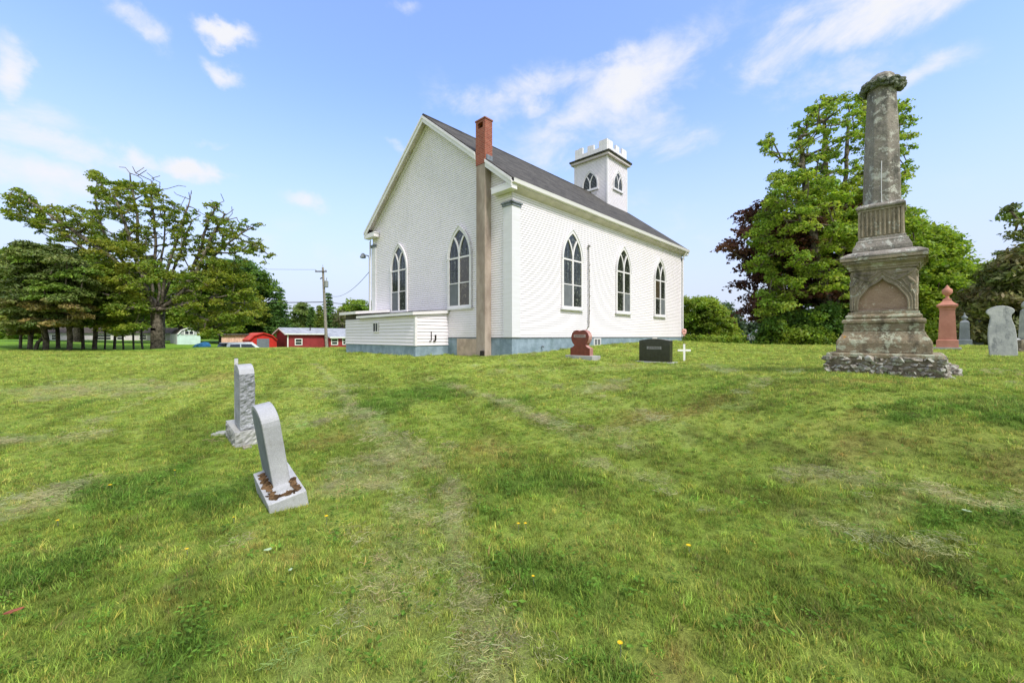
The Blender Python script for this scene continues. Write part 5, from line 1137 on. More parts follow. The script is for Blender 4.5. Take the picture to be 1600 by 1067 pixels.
# ---- row of trees with thin trunks left of the maple
def crown_pads(u, vtop, vbot, halfw, D, n, rnd, thick=2.2, shape=1.0, mind=.6):
    P = []; 
    for k in range(13):
        t = math.pi * k / 12; P.append((u + halfw * math.sin(t) ** shape, vtop + (vbot - vtop) * (1 - math.cos(t)) / 2))
    for k in range(11, 0, -1):
        t = math.pi * k / 12; P.append((u - halfw * math.sin(t) ** shape, vtop + (vbot - vtop) * (1 - math.cos(t)) / 2))
    return sample_crown(P, n, D, thick, rnd, (), mind)
row = [  # u, base v, trunk px width, depth, vtop, vbot, halfw, kind, words
    (32, 547, 5, 29.5, 400, 530, 46, 'pine', 'leftmost pine of the row, slim trunk under dark boughs'),
    (47, 549, 8, 29, 378, 528, 44, 'pine', 'leaning double-trunk pine, second from the left edge'),
    (72, 549, 10, 28.5, 385, 520, 42, 'pine', 'stout pine with rusty brown needles low in its crown'),
    (91, 544, 6, 32, 392, 515, 34, 'dec', 'leafy tree between the two stout pines of the row'),
    (109, 549, 9, 28.5, 400, 522, 38, 'pine', 'stout pine right of the leafy tree, browned lower boughs'),
    (130, 543, 5, 33, 398, 512, 34, 'dec', 'slim leafy tree just right of the second stout pine'),
    (148, 544, 7, 31.5, 405, 512, 34, 'dec', 'broader-trunked leafy tree in the middle of the row'),
    (164, 542, 3, 34.5, 412, 512, 30, 'dec', 'very thin tree just right of the broader-trunked one'),
    (179, 543, 4.5, 33.5, 410, 514, 30, 'dec', 'straight thin tree in front of the pale house window'),
    (193, 541, 3, 36, 415, 512, 28, 'dec', 'thin tree third from the maple trunk in the row'),
    (209, 540, 3.2, 36.5, 412, 510, 28, 'dec', 'thin tree second from the maple trunk in the row'),
    (223, 538, 3.5, 38, 410, 508, 30, 'dec', 'thin tree nearest the big maple trunk in the row')]
for i, (u, bv, tw_, d, vt, vb, hw_, kind, words) in enumerate(row):
    x, y = at(u, d); z = EYE - (bv - V0) / F * d; z = min(z, gz(x, y) + .05); rnd = np.random.default_rng(100 + i)
    if kind == 'pine':
        pads = crown_pads(u, vt, vb - 11, hw_, d, 95, rnd, 3.0, .8, .7); tanc = [p for p in pads if p[2] < EYE + (V0 - 470) / F * d and p[1] < d + .5]; dark = np.array([p for p in pads if not (p[2] < EYE + (V0 - 470) / F * d and p[1] < d + .5)])
        if len(tanc) > 14: dark = np.concatenate([dark, np.array(tanc[14:])]); tanc = tanc[:14]
        tree('pine_tree', words, (x, y, z), dark, tw_ * d / F / 2 * .78, 1.6, dict(r=.85, per=520, size=.085, cols=G_PINE + G_MID[:1], flat=.26, aspect=2.6, upb=.8), 'barkdk', 'row of trees left of the maple', leafm='needle',
             extra=(np.array(tanc), dict(r=.62, per=520, size=.08, cols=G_TAN + G_YEL[:1], flat=.35, aspect=2.8, upb=.5)) if len(tanc) else None)
    else:
        pads = crown_pads(u, vt, vb - 20, hw_, d, 60, rnd, 2.8, .8, .7)
        tree('slender_tree', words, (x, y, z), pads, tw_ * d / F / 2 * .85, 2.0, dict(r=.85, per=280, size=.13, cols=G_MID + G_MAPLE[:2] + G_BRIGHT[:2], flat=.34, aspect=1.5), 'barkdk', 'row of trees left of the maple')
x, y = at(52, 28.9); z0 = gz(x, y)
one('leaning_stem', MB().tube([(x + .1, y, z0 - .2), (x + .35, y, z0 + .5), (x + .8, y, z0 + .9), (x + 1.0, y, z0 + 1.9)], [.13, .11, .10, .07], 7), M['barkdk'], 'crooked bare stem curving up beside the double-trunk pine', 'tree')
# ---- trees behind, between maple and church
def polytree(name, label, D, poly, n, thick, base_u, base_v, r0, fork, cols, per=200, size=.2, r=.9, flat=.42, mind=.8, bark='barkdk', leafm='leaf', aspect=1.5, group=None, seed=1, cat='tree', upb=.9):
    x, y = at(base_u, D); z = gz(x, y) - .05; pads = sample_crown(poly, n, D, thick, np.random.default_rng(seed), (), mind)
    return tree(name, label, (x, y, z), pads, r0, fork, dict(r=r, per=per, size=size, cols=cols, flat=flat, aspect=aspect, upb=upb), bark, group, cat, leafm=leafm)
polytree('yellow_green_tree', 'yellow-green broadleaf tree right of the big maple, over the mint shed', 57, [(285, 440), (310, 420), (340, 415), (375, 425), (400, 445), (415, 480), (412, 505), (385, 518), (340, 516), (300, 512), (280, 480)], 130, 4, 345, 540, .3, 1.8, G_YEL, 260, .2, 1.15, seed=3)
polytree('dark_round_tree', 'dark green round-headed tree behind the yellow-green one', 60, [(300, 430), (320, 405), (350, 408), (385, 410), (408, 425), (425, 440), (432, 465), (435, 500), (420, 520), (300, 520)], 140, 5, 370, 540, .4, 2, G_DARK + G_MID[:1], 260, .26, 1.6, seed=4)
polytree('broadleaf_tree', 'broad green tree behind the pale house and the row of trunks', 52, [(0, 400), (20, 385), (45, 382), (75, 395), (110, 420), (160, 430), (230, 440), (290, 450), (290, 502), (0, 502)], 170, 4, 120, 540, .4, 2, G_MID, 240, .24, 1.4, seed=5)
polytree('shade_tree', 'deep green tree filling the gap behind the big maple trunk', 60, [(225, 420), (260, 425), (300, 430), (330, 460), (330, 500), (300, 505), (250, 500), (225, 490)], 80, 3, 285, 540, .3, 2, G_MID + G_DARK[:1], 240, .22, 1.2, seed=6)
def conifer(name, label, u, D, vtop, halfw, cols, group=None, tiers=15, seed=1, base=None, dens=1.0, droop=.35, leafm='needle', cat='tree', vbot=None):
    rnd = np.random.default_rng(seed); x, y = at(u, D); z0 = gz(x, y) if base is None else base; zt = EYE + (V0 - vtop) / F * D; H = zt - z0; R_ = halfw * D / F
    e = empty(name, (x, y, z0), 0, label, cat, group); mb = MB(); mb.tube([(0, 0, -.3), (0, 0, H * .5), (0, 0, H)], [H * .018 + .04, H * .010 + .02, .015], 7)
    P = []; 
    for t in range(tiers):
        f = t / (tiers - 1); z = H * (.10 + .88 * f); rr = R_ * (1 - f) ** .85 * rnd.uniform(.8, 1.12) + .12; nb = int(6 + 5 * (1 - f))
        for k in range(nb):
            a = 2 * math.pi * (k + rnd.uniform(-.35, .35)) / nb + t; L = rr * rnd.uniform(.7, 1.12); tip = (L * math.cos(a), L * math.sin(a), z - droop * L * .45); mb.tube([(0, 0, z), (tip[0] * .5, tip[1] * .5, z - droop * L * .12), tip], [.03, .02, .008], 4)
            m = max(2, int(L / .3)); 
            for q in range(m):
                s = (q + .7) / m; P.append((tip[0] * s, tip[1] * s, z - droop * L * .45 * s * s, .18 + .22 * (1 - s * .5)))
    mb.build('trunk', M['barkdk'], e, smooth=True); P = np.array(P)
    v, f, c = leaves(P[:, :3], P[:, 3] * (1 + R_ * .12), int(26 * dens), .05 + R_ * .035, rnd, cols, .42, 3.0, .4); np_mesh('crown', v, f, M[leafm], e, col=c)
    return e
conifer('spruce_tree', 'dark spruce right behind the round-headed tree, left of the red house', 438, 62, 452, 22, G_DARK, 'spruces behind the red house', seed=11)
conifer('spruce_tree', 'broad dark spruce just left of the tallest spruce peak', 428, 58, 470, 20, G_DARK, 'spruces behind the red house', seed=12)
conifer('spruce_tree', 'tall pointed dark spruce directly behind the utility pole', 513, 66, 458, 22, G_DARK, 'spruces behind the red house', seed=13)
conifer('spruce_tree', 'small dark spruce between the pale feathery tree and the pole', 487, 68, 480, 11, G_DARK, 'spruces behind the red house', seed=14)
conifer('yellow_conifer', 'yellow-green narrow conifer just left of the utility pole', 499, 64, 478, 13, G_YEL + G_PALE[:1], None, seed=15, leafm='leaf')
polytree('feathery_tree', 'pale feathery green tree above the red house roof', 80, [(453, 500), (458, 482), (468, 474), (476, 473), (486, 484), (494, 500), (496, 516), (450, 516)], 60, 3, 473, 540, .25, 2, G_PALE, 160, .22, 1.1, seed=7)
polytree('round_tree', 'bright green round tree beside the left corner of the church', 72, [(530, 515), (532, 482), (545, 470), (560, 468), (572, 474), (582, 470), (592, 478), (600, 515)], 90, 4, 562, 540, .3, 2, G_BRIGHT[:3] + G_MID, 220, .24, 1.3, seed=8)
polytree('pale_bush', 'pale dry-twigged bush behind the red house, right of the pole', 62, [(520, 515), (522, 490), (532, 484), (542, 492), (545, 515)], 26, 1.5, 532, 540, .12, 1.2, [(.20, .20, .10), (.26, .25, .15), (.12, .15, .05)], 70, .16, .7, seed=9, cat='bush')
# ---- right side
D = 26; 
gp_ = [(1160, 352), (1178, 330), (1202, 305), (1192, 270), (1206, 252), (1190, 222), (1205, 200), (1228, 194), (1248, 178), (1276, 162), (1270, 150), (1296, 142), (1320, 150), (1345, 146), (1375, 150), (1400, 165), (1412, 200), (1415, 240), (1408, 300), (1402, 380), (1395, 440), (1370, 500), (1320, 505), (1270, 498), (1232, 505), (1195, 502), (1172, 485), (1178, 462), (1200, 440), (1168, 425), (1150, 400), (1168, 385)]
sparse = [(1190, 222), (1205, 200), (1228, 194), (1248, 178), (1276, 162), (1270, 150), (1296, 142), (1320, 150), (1345, 146), (1375, 150), (1405, 148), (1428, 170), (1424, 200), (1430, 245), (1412, 300), (1380, 290), (1320, 280), (1260, 270), (1206, 252)]
dense = [(1160, 352), (1178, 330), (1205, 300), (1212, 270), (1260, 262), (1320, 275), (1380, 285), (1408, 300), (1402, 380), (1395, 440), (1370, 500), (1320, 480), (1300, 440), (1262, 470), (1270, 498), (1232, 505), (1195, 502), (1172, 485), (1178, 462), (1205, 440), (1168, 425), (1150, 400), (1168, 385)]
rnd = np.random.default_rng(31); spp = sample_crown(sparse, 240, D, 3.0, rnd, (), .35); dense = [(max(p[0], 1166 + (p[0] - 1150) * .75), p[1]) for p in dense]; dnp = sample_crown(dense, 420, D, 4.0, rnd, (), .5)
x, y = at(1296, D); zb0 = gz(x, y) - .05; label = 'tall bright green maple with several grey stems behind the big monument'
e = empty('maple_tree', (x, y, zb0), 0, label, 'tree'); b = np.array([x, y, zb0]); pos = [b + [0, 0, -.3], b + [0, 0, .4], np.array(W3(1296, 500, D))]; par = [-1, 0, 1]
for L in [[(1292, 470, 0), (1282, 430, -.5), (1270, 370, -.8), (1262, 310, -.8), (1255, 260, -.6), (1250, 215, -.5)], [(1305, 465, .4), (1312, 410, .5), (1318, 340, .5), (1322, 270, .4), (1325, 200, .3)], [(1320, 465, .9), (1345, 410, 1), (1362, 340, 1), (1375, 270, .8), (1385, 210, .5)],
          [(1285, 478, .8), (1262, 445, 1.4), (1232, 410, 1.8), (1210, 380, 2)], [(1300, 462, 1.5), (1298, 400, 2), (1290, 330, 2), (1290, 260, 1.5), (1288, 190, 1)], [(1280, 482, .8), (1240, 462, 1.2), (1205, 455, 1.2)], [(1310, 470, -1.2), (1335, 430, -2), (1370, 400, -2.4)]]:
    last = 2
    for p in spline([pos[2]] + [np.array(W3(u, v, D + dd)) for u, v, dd in L]):
        pos.append(p + rnd.normal(0, .03, 3)); par.append(last); last = len(pos) - 1
n0 = len(pos)
for t in sorted(list(dnp) + list(spp), key=lambda p: min(np.linalg.norm(p - q) for q in pos[:n0])):
    A = np.array(pos); dist = np.linalg.norm(t - A, axis=1); cost = dist + np.where(A[:, 2] > t[2] + .3, 1.2 + (A[:, 2] - t[2]), 0); cost[:2] += 9; k = int(np.argmin(cost)); m = max(1, int(dist[k] / .7)); last = k; p0 = pos[k]
    for q in range(1, m + 1): s = q / m; pos.append(p0 * (1 - s) + t * s + rnd.normal(0, .05, 3) * (q < m)); par.append(last); last = len(pos) - 1
V, Fc = limb_mesh(np.array(pos), np.array(par), .48, .006, 7, n0, 1.9); np_mesh('trunk', V - b, Fc, M['bark'], e, smooth=True)
for pp, per, rr_ in ((dnp, 165, .56), (spp, 62, .36)):
    v, f, c = leaves(pp, rr_, per, .115, rnd, G_BRIGHT, .5, 1.6, .8); np_mesh('crown', v - b, f, M['leaf'], e, col=c)
polytree('purple_maple', 'dark purple-leaved maple mostly hidden behind the bright green one', 29, [(1133, 380), (1150, 345), (1172, 322), (1210, 318), (1260, 325), (1330, 320), (1385, 350), (1390, 430), (1370, 480), (1300, 500), (1215, 505), (1165, 497), (1178, 470), (1150, 445), (1148, 425), (1175, 405), (1135, 395)], 190, 4, 1300, 540, .4, 2, G_PURP, 260, .17, 1.15, .36, .8, seed=21)
polytree('hedge_thicket', 'dense dark green thicket of shrubs below the bright maple', 25, [(1182, 540), (1192, 515), (1205, 500), (1230, 496), (1270, 485), (1300, 480), (1330, 482), (1360, 490), (1385, 500), (1395, 541)], 150, 1.8, 1280, 542, .12, .5, G_DARK + G_MID[:2], 260, .11, .62, .7, .45, seed=22, cat='shrub', upb=.5)
polytree('young_shrub', 'lighter green shrub at the foot of the thicket, right of the silver car', 23.5, [(1225, 541), (1235, 518), (1262, 512), (1290, 520), (1302, 542)], 34, .8, 1262, 542, .05, .3, G_MID + G_BRIGHT[:1], 200, .10, .5, .7, .4, seed=23, cat='shrub', upb=.5)
polytree('church_side_bush', 'rounded bright green tree-like bush right of the church corner', 55, [(1062, 530), (1062, 470), (1078, 463), (1100, 465), (1118, 468), (1130, 485), (1140, 495), (1150, 510), (1157, 530)], 150, 3.4, 1095, 532, .14, .8, G_YEL + G_BRIGHT[:2], 220, .19, .95, .5, .8, seed=24, cat='bush')
polytree('weed_strip', 'low leafy weeds along the lawn edge right of the church', 44, [(1066, 532), (1070, 524), (1110, 526), (1150, 524), (1172, 527), (1176, 535), (1100, 534)], 70, .8, 1120, 532, .02, .1, G_BRIGHT + G_YEL[:1], 120, .11, .42, .6, .3, seed=25, cat='weeds')
bp = [(1400, 350), (1415, 325), (1430, 345), (1462, 355), (1485, 380), (1495, 400), (1500, 420), (1540, 418), (1560, 430), (1560, 540), (1400, 545)]
polytree('green_tree', 'leafy bright green tree right behind the tall monument', 30, [(1395, 352), (1412, 322), (1428, 345), (1460, 352), (1486, 378), (1496, 402), (1500, 440), (1505, 500), (1480, 535), (1400, 540)], 200, 3.5, 1440, 545, .3, 1.8, G_BRIGHT[:3] + G_MID[:2], 260, .16, 1.0, .38, .75, seed=26)
polytree('green_tree', 'lower green tree between the leafy one and the dark evergreens', 33, [(1485, 425), (1500, 410), (1530, 408), (1560, 415), (1600, 405), (1610, 545), (1485, 545)], 160, 3, 1530, 545, .3, 1.6, G_BRIGHT[1:3] + G_MID, 220, .2, 1.2, .4, .8, seed=27)
polytree('cedar_thicket', 'olive-brown bushy evergreens at the right edge behind the marble slab', 21, [(1495, 540), (1505, 500), (1520, 465), (1545, 430), (1570, 405), (1600, 390), (1660, 380), (1700, 540)], 230, 2.2, 1590, 545, .2, .8, G_OLIVE, 300, .11, .72, .6, .5, leafm='needle', aspect=2.6, seed=28, cat='evergreen', upb=.4)
polytree('thin_larch', 'thin open-branched larch leaning in at the right edge above the evergreens', 19, [(1562, 335), (1575, 318), (1600, 325), (1640, 330), (1640, 420), (1605, 400), (1585, 372), (1568, 352)], 36, 1.5, 1622, 545, .12, 5.5, G_PINE + G_MID[:1], 60, .10, .42, .4, .5, leafm='needle', aspect=2.0, seed=29)
conifer('dark_sapling', 'small dark spiky treetop showing above the evergreens near the right edge', 1562, 27, 392, 13, G_PINE, None, 12, seed=30, dens=.6)
polytree('background_tree', 'dim green tree filling behind the monument base and red monument', 38, [(1330, 470), (1380, 440), (1440, 430), (1500, 440), (1520, 545), (1330, 545)], 110, 2, 1420, 545, .25, 1.2, G_DARK + G_MID[:1], 200, .2, 1.2, .5, .8, seed=32)
# far tree line: reads as one mass
rnd = np.random.default_rng(77); n = 900; u = rnd.uniform(1100, 1260, n); P = []
for q in u:
    d = rnd.uniform(150, 185); h = (12 + 7 * math.sin(q * .09) + rnd.uniform(-2, 2)) * .75; P.append(((q - U0) / F * d, d, .7 + rnd.uniform(0, 1) * h * .95))
v, f, c = leaves(np.array(P), 2.2, 26, .85, rnd, [(.07, .115, .06), (.085, .13, .07), (.06, .10, .06)], .8, 1.4, .4)
o = np_mesh('far_woods', v, f, M['leaf'], col=c); tag(o, 'distant bluish wood beyond the fields right of the church', 'woods', kind='stuff')
n = 2600; P = np.stack([rnd.uniform(-170, -10, n), rnd.uniform(95, 125, n), np.zeros(n)], 1); P[:, 2] = .6 + rnd.uniform(0, 1, n) * (4.2 + 1.6 * np.sin(P[:, 0] * .11))
v, f, c = leaves(P, 2.0, 24, .75, rnd, G_MID + G_DARK[:1], .8, 1.4, .4)
o = np_mesh('far_woods', v, f, M['leaf'], col=c); tag(o, 'distant green wood behind the red house and sheds', 'woods', kind='stuff')
# ================================================================== GRASS
def tuft(seed, nb, h, spread, w, lean, curl=.5, dead=.1):
    rnd = np.random.default_rng(seed); V = []; Fc = []; Cc = []
    for i in range(nb):
        r_ = spread * math.sqrt(rnd.random()); a = rnd.uniform(0, 6.28); x, y = r_ * math.cos(a), r_ * math.sin(a); hh = h * rnd.uniform(.5, 1.15); t = rnd.uniform(0, 6.28); l = lean * rnd.uniform(.2, 1.3)
        dx, dy = math.cos(t), math.sin(t); px, py = -dy * w / 2, dx * w / 2; tone = rnd.uniform(.5, 1.5); b = len(V)
        hue = np.array([1.0, 1.0, 1.0]) * tone
        if rnd.random() < dead: hue = np.array([1.75, 1.25, 1.6]) * tone
        for k, (s, ws) in enumerate(((0, 1), (.5, .85))):
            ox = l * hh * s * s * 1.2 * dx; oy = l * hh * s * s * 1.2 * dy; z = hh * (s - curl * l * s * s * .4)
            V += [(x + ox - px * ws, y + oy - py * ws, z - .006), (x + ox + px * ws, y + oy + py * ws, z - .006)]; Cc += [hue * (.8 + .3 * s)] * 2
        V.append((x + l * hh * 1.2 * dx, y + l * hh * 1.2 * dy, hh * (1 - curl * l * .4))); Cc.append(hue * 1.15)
        Fc += [(b, b + 1, b + 3, b + 2), (b + 2, b + 3, b + 4, b + 4)]
    return V, Fc, np.array(Cc)
def mk_variant(name, V, Fc, Cc, mat):
    me = bpy.data.meshes.new(name); me.from_pydata([tuple(v) for v in V], [], [tuple(dict.fromkeys(f)) for f in Fc]); me.update(); me.materials.append(mat)
    a = me.color_attributes.new('Tone', 'FLOAT_COLOR', 'POINT'); c = np.ones((len(V), 4), np.float32); c[:, :3] = Cc; a.data.foreach_set('color', c.ravel()); return bpy.data.objects.new(name, me)
def m_grass():
    t = NT('grass_blades'); a = t.N.new('ShaderNodeAttribute'); a.attribute_type = 'INSTANCER'; a.attribute_name = 'tint'; b = t.N.new('ShaderNodeAttribute'); b.attribute_name = 'Tone'
    c = t.mix(1, a.outputs['Color'], b.outputs['Color'], 'MULTIPLY'); tr = t.N.new('ShaderNodeBsdfTranslucent'); mx = t.N.new('ShaderNodeMixShader'); mx.inputs[0].default_value = .5
    t.L.new(c, t.b.inputs['Base Color']); t.b.inputs['Roughness'].default_value = .6; t.b.inputs['Specular IOR Level'].default_value = .2; t.L.new(c, tr.inputs[0]); t.L.new(t.b.outputs[0], mx.inputs[1]); t.L.new(tr.outputs[0], mx.inputs[2]); t.L.new(mx.outputs[0], t.out.inputs[0]); return t.m
GM = m_grass()
def scatter(name, pts, tint, scale, variants, label, cat, tiltmax=.15, seed=3):
    rnd = np.random.default_rng(seed); n = len(pts); me = bpy.data.meshes.new(name); me.vertices.add(n); me.vertices.foreach_set('co', pts.astype(np.float32).ravel())
    a = me.attributes.new('tint', 'FLOAT_COLOR', 'POINT'); c = np.ones((n, 4), np.float32); c[:, :3] = tint; a.data.foreach_set('color', c.ravel())
    rot = np.zeros((n, 3), np.float32); rot[:, 2] = rnd.uniform(0, 6.283, n); rot[:, 0] = rnd.normal(0, tiltmax, n); rot[:, 1] = rnd.normal(0, tiltmax, n)
    a = me.attributes.new('rot', 'FLOAT_VECTOR', 'POINT'); a.data.foreach_set('vector', rot.ravel())
    a = me.attributes.new('scl', 'FLOAT', 'POINT'); a.data.foreach_set('value', scale.astype(np.float32)); me.update()
    o = bpy.data.objects.new(name, me); COL.objects.link(o); tag(o, label, cat, kind='stuff')
    vc = bpy.data.collections.new(name + '_blades'); [vc.objects.link(v) for v in variants]
    ng = bpy.data.node_groups.new(name, 'GeometryNodeTree'); ng.interface.new_socket('Geometry', in_out='INPUT', socket_type='NodeSocketGeometry'); ng.interface.new_socket('Geometry', in_out='OUTPUT', socket_type='NodeSocketGeometry')
    N = ng.nodes; L = ng.links; gi = N.new('NodeGroupInput'); go = N.new('NodeGroupOutput'); iop = N.new('GeometryNodeInstanceOnPoints'); ci = N.new('GeometryNodeCollectionInfo'); ci.inputs[0].default_value = vc; ci.inputs[1].default_value = True; ci.inputs[2].default_value = True
    def na(nm, ty):
        q = N.new('GeometryNodeInputNamedAttribute'); q.data_type = ty; q.inputs[0].default_value = nm; return q.outputs[0]
    L.new(gi.outputs[0], iop.inputs['Points']); L.new(ci.outputs[0], iop.inputs['Instance']); iop.inputs['Pick Instance'].default_value = True
    ri = N.new('FunctionNodeRandomValue'); ri.data_type = 'INT'; [setattr(s, 'default_value', v) for s, v in ((ri.inputs[4], 0), (ri.inputs[5], len(variants) - 1))]; L.new(ri.outputs[2], iop.inputs['Instance Index'])
    L.new(na('rot', 'FLOAT_VECTOR'), iop.inputs['Rotation']); L.new(na('scl', 'FLOAT'), iop.inputs['Scale']); L.new(iop.outputs[0], go.inputs[0])
    md = o.modifiers.new('scatter', 'NODES'); md.node_group = ng; return o
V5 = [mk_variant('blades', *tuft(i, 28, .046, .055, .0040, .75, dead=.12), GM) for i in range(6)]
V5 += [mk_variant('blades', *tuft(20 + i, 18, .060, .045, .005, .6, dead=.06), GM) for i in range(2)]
def footprint_ok(X, Y):
    # keep grass out of the church, the monument base and the solved stones
    a = X * ST + (Y - 15.3) * CT; b = -X * CT + (Y - 15.3) * ST
    ok = ~((a > -.02) & (a < L_ + .02) & (b > -.02) & (b < W_ + .02)) & ~((a > ax) & (a < 0) & (b > ay0) & (b < ay1)) & ~((a > -.36) & (a < 0) & (b > 1.12) & (b < 1.68))
    c, s = math.cos(R(45.7)), math.sin(R(45.7)); lx = (X - 5.684) * c - (Y - 6.166) * s; ly = (X - 5.684) * s + (Y - 6.166) * c
    ok &= ~((np.abs(lx) < .64) & (np.abs(ly) < .64))
    for (px, py, yw, t, l) in ((-2.15, 3.766, .737, .165, .345), (-3.853, 5.749, .77, .14, .345)):
        lx = (X - px) * math.cos(yw) + (Y - py) * math.sin(yw); ly = -(X - px) * math.sin(yw) + (Y - py) * math.cos(yw); ok &= ~((np.abs(lx) < t) & (np.abs(ly) < l))
    return ok
def ring_pts(d0, d1, dens, rnd, lim=1.45):
    area = lim * (d1 ** 2 - d0 ** 2); n = int(area * dens); d = np.sqrt(rnd.uniform(d0 ** 2, d1 ** 2, n)); x = rnd.uniform(-lim, lim, n) * d; return x, d
rnd = np.random.default_rng(8); XS = []; YS = []; SC = []
for (d0, d1, dens, sc) in ((.9, 3.2, 620, .95), (3.2, 6, 420, 1.0), (6, 10, 200, 1.2), (10, 16, 80, 1.6), (16, 27, 26, 2.2)):
    x, y = ring_pts(d0, d1, dens, rnd); XS.append(x); YS.append(y); SC.append(np.full(len(x), sc))
X = np.concatenate(XS); Y = np.concatenate(YS); SC = np.concatenate(SC); ok = footprint_ok(X, Y); X, Y, SC = X[ok], Y[ok], SC[ok]
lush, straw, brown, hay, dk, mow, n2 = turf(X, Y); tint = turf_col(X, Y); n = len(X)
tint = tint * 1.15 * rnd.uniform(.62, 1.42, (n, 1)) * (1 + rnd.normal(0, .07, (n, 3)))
odd = rnd.random(n); tint[odd < .05] = tint[odd < .05] * .4 + np.array([.24, .2, .09]) * .6; tint[odd > .95] = tint[odd > .95] * .5 + np.array([.17, .26, .04]) * .5
scl = SC * rnd.uniform(.65, 1.2, n) * (.9 + lush * .2 - straw * .3 - brown * .2 - np.clip(hay, 0, 1) * .4) * np.clip(.9 + (n2 - .5) * 1.0, .5, 1.4)
scatter('grass', np.stack([X, Y, gh(X, Y)], 1), np.clip(tint, .004, .6), scl, V5, 'mown churchyard lawn of mixed green and dry grass blades', 'grass')
# cut clippings lying along the mower lines
def hayv(seed, nb):
    rnd = np.random.default_rng(seed); V = []; Fc = []; Cc = []
    for i in range(nb):
        x, y = rnd.normal(0, .05, 2); t = rnd.uniform(0, 6.28); L_h = rnd.uniform(.02, .06); w = .0005; z = rnd.uniform(.012, .05); b = len(V); px, py = -math.sin(t) * w, math.cos(t) * w; tone = rnd.uniform(.6, 1.25)
        for s in (-1, -.3, .4, 1): zz_ = z + rnd.uniform(-.008, .008); q = rnd.normal(0, .006); V += [(x + s * L_h / 2 * math.cos(t) - px + q, y + s * L_h / 2 * math.sin(t) - py, zz_), (x + s * L_h / 2 * math.cos(t) + px + q, y + s * L_h / 2 * math.sin(t) + py, zz_ + .002)]; Cc += [np.ones(3) * tone] * 2
        for k in range(3): Fc.append((b + 2 * k, b + 2 * k + 1, b + 2 * k + 3, b + 2 * k + 2))
    return V, Fc, np.array(Cc)
HV = [mk_variant('clipping', *hayv(i, 44), GM) for i in range(4)]
x, y = [], []
for (d0, d1, dens) in ((.9, 4, 500), (4, 9, 200), (9, 16, 60)):
    a, b = ring_pts(d0, d1, dens, rnd); x.append(a); y.append(b)
X = np.concatenate(x); Y = np.concatenate(y); ok = footprint_ok(X, Y); X, Y = X[ok], Y[ok]; _, straw, _, hay, _, _, _ = turf(X, Y)
k = rnd.random(len(X)) < np.clip(hay * .6 + straw * .14, 0, 1); X, Y = X[k], Y[k]; n = len(X); hc = np.array([.60, .58, .30]) * rnd.uniform(.6, 1.15, (n, 1)) * (1 + rnd.normal(0, .06, (n, 3))); g_ = rnd.random(n) < .25; hc[g_] = hc[g_] * np.array([.75, .95, .6])
scatter('clippings', np.stack([X, Y, gh(X, Y)], 1), hc, np.where(Y > 5, 1.4, 1.0) * rnd.uniform(.8, 1.3, n), HV, 'dry grass clippings left in mower lines across the lawn', 'clippings', .1, 4)
# clover and plantain leaves
def leafv(seed, nb, w):
    rnd = np.random.default_rng(seed); V = []; Fc = []; Cc = []
    for i in range(nb):
        t = rnd.uniform(0, 6.28); r_ = rnd.uniform(.004, .05); L_h = rnd.uniform(.5, 1) * w * 1.9; x, y = r_ * math.cos(t), r_ * math.sin(t); z = rnd.uniform(.02, .06); b = len(V); dx, dy = math.cos(t), math.sin(t); ww = w * .5; up_ = rnd.uniform(-.2, .5); tone = rnd.uniform(.75, 1.3)
        V += [(x, y, z), (x + dx * L_h * .4 - dy * ww, y + dy * L_h * .4 + dx * ww, z + L_h * up_ * .5), (x + dx * L_h, y + dy * L_h, z + L_h * up_ * .5), (x + dx * L_h * .4 + dy * ww, y + dy * L_h * .4 - dx * ww, z + L_h * up_ * .5), (x + dx * L_h * .45, y + dy * L_h * .45, z + L_h * up_ * .5 - .004)]
        Fc += [(b, b + 1, b + 4), (b + 1, b + 2, b + 4), (b + 2, b + 3, b + 4), (b + 3, b, b + 4)]; Cc += [np.ones(3) * tone] * 5
    return V, Fc, np.array(Cc)
LV = [mk_variant('weed_leaf', *leafv(i, 10, .015), GM) for i in range(3)] + [mk_variant('weed_leaf', *leafv(9 + i, 5, .024), GM) for i in range(2)]
X, Y = ring_pts(.9, 6.5, 190, rnd); ok = footprint_ok(X, Y); X, Y = X[ok], Y[ok]; lush = turf(X, Y)[0]; k = rnd.random(len(X)) < np.clip(lush * .6 + .14, 0, 1); X, Y = X[k], Y[k]; n = len(X)
scatter('weed_leaves', np.stack([X, Y, gh(X, Y)], 1), np.array([.12, .23, .03]) * rnd.uniform(.7, 1.5, (n, 1)), rnd.uniform(.5, 1.1, n), LV, 'low clover and plantain leaves in the lush patches of the lawn', 'weeds', .15, 5)
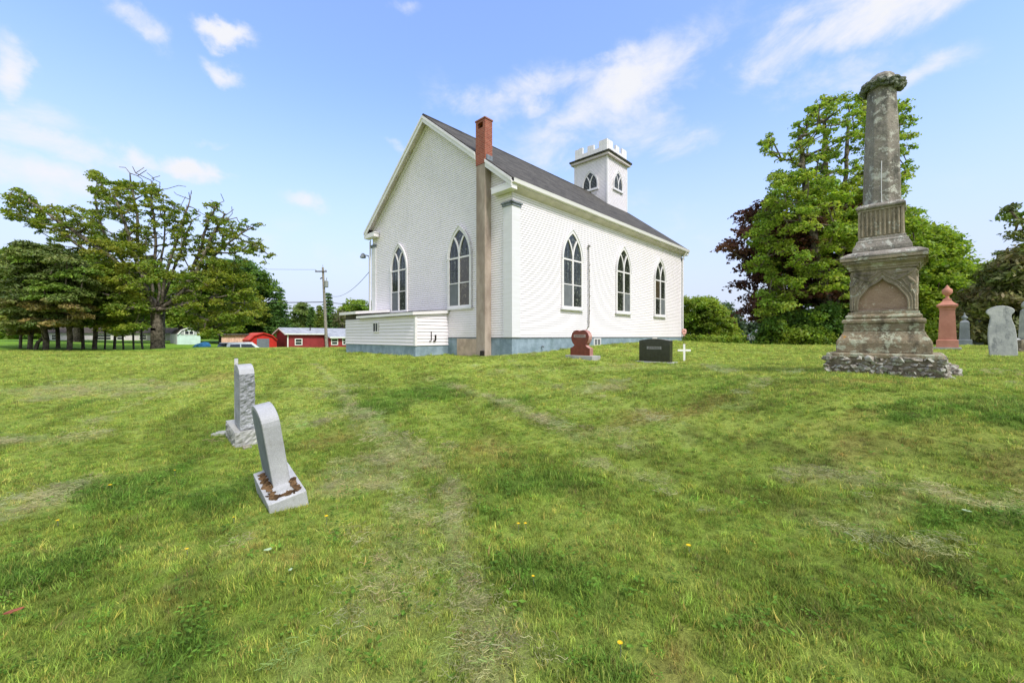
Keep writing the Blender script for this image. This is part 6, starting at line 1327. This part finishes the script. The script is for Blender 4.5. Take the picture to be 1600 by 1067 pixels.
# dandelions
ym = plain('dandelion_yellow', lin(240, 200, 30), .15, 60, .6, 0); wm = plain('pale_leaf', lin(170, 190, 150), .1, 20, .6, 0)
def dandelion(u, v, label, big=1.0):
    x, y = hit(u, v); z = g1(x, y); e = empty('dandelion', (x, y, z), 0, label, 'flower', 'dandelions scattered in the lawn')
    MB().tube([(0, 0, 0), (.004, 0, .03), (0, 0, .06)], .0022, 4).build('stem', M['mossgreen'], e); mb = MB()
    for i in range(16):
        t = i * 2 * math.pi / 16; r_ = .012 * big; mb.add([(0, 0, .062), (r_ * math.cos(t - .15), r_ * math.sin(t - .15), .068), (r_ * 1.15 * math.cos(t), r_ * 1.15 * math.sin(t), .070), (r_ * math.cos(t + .15), r_ * math.sin(t + .15), .068)], [(0, 1, 2, 3)])
    mb.blob((0, 0, .066), (.007 * big, .007 * big, .004), 1, .2, 3); mb.build('flower_head', ym, e)
for (u, v, lb, bg) in [(172, 768, 'yellow dandelion left of the leaning headstone, in the mid lawn', 1.2), (90, 826, 'dandelion nearest the left edge of the lawn', .9), (292, 873, 'small dandelion below and left of the leaning headstone', .8), (273, 745, 'dandelion just above a lush patch left of the leaning headstone', .8),
                   (510, 820, 'bright dandelion right of the leaning headstone base', 1.1), (810, 832, 'left one of a close pair of dandelions in the middle of the lawn', .9), (821, 832, 'right one of a close pair of dandelions in the middle of the lawn', .9), (1076, 869, 'lone bright dandelion in the right half of the lawn', 1.2),
                   (969, 1030, 'dandelion nearest the camera, bottom of the lawn', 1.0), (833, 918, 'orange-tinged dandelion above the nearest one', .7), (1536, 563, 'yellow dandelion near the foot of the marble slab', 1.6), (365, 822, 'tiny dandelion left below the leaning headstone', .6)]: dandelion(u, v, lb, bg)
def litter(u, v, mat, label, s, nm='fallen_leaf'):
    x, y = hit(u, v); z = g1(x, y); mb = MB(); r_ = random.Random(int(u)); pts = [(math.cos(t) * s * r_.uniform(.5, 1), math.sin(t) * s * .55 * r_.uniform(.6, 1)) for t in [i * math.pi / 5 for i in range(10)]]
    mb.prism(pts, 0, .004, 'xy'); one(nm, mb, mat, label, 'leaf', loc=(x, y, z + .05), rz=r_.uniform(0, 3))
litter(22, 970, plain('dead_red_leaf', lin(150, 84, 62), .25, 30, .8), 'dead reddish-brown leaf in the grass at the lower left edge', .038)
litter(420, 871, wm, 'pale green-white leaf below the leaning headstone', .034); litter(454, 902, wm, 'small whitish leaf right of the pale leaf below the leaning headstone', .018); litter(1510, 811, wm, 'pale feather-like leaf in the right part of the lawn', .03)
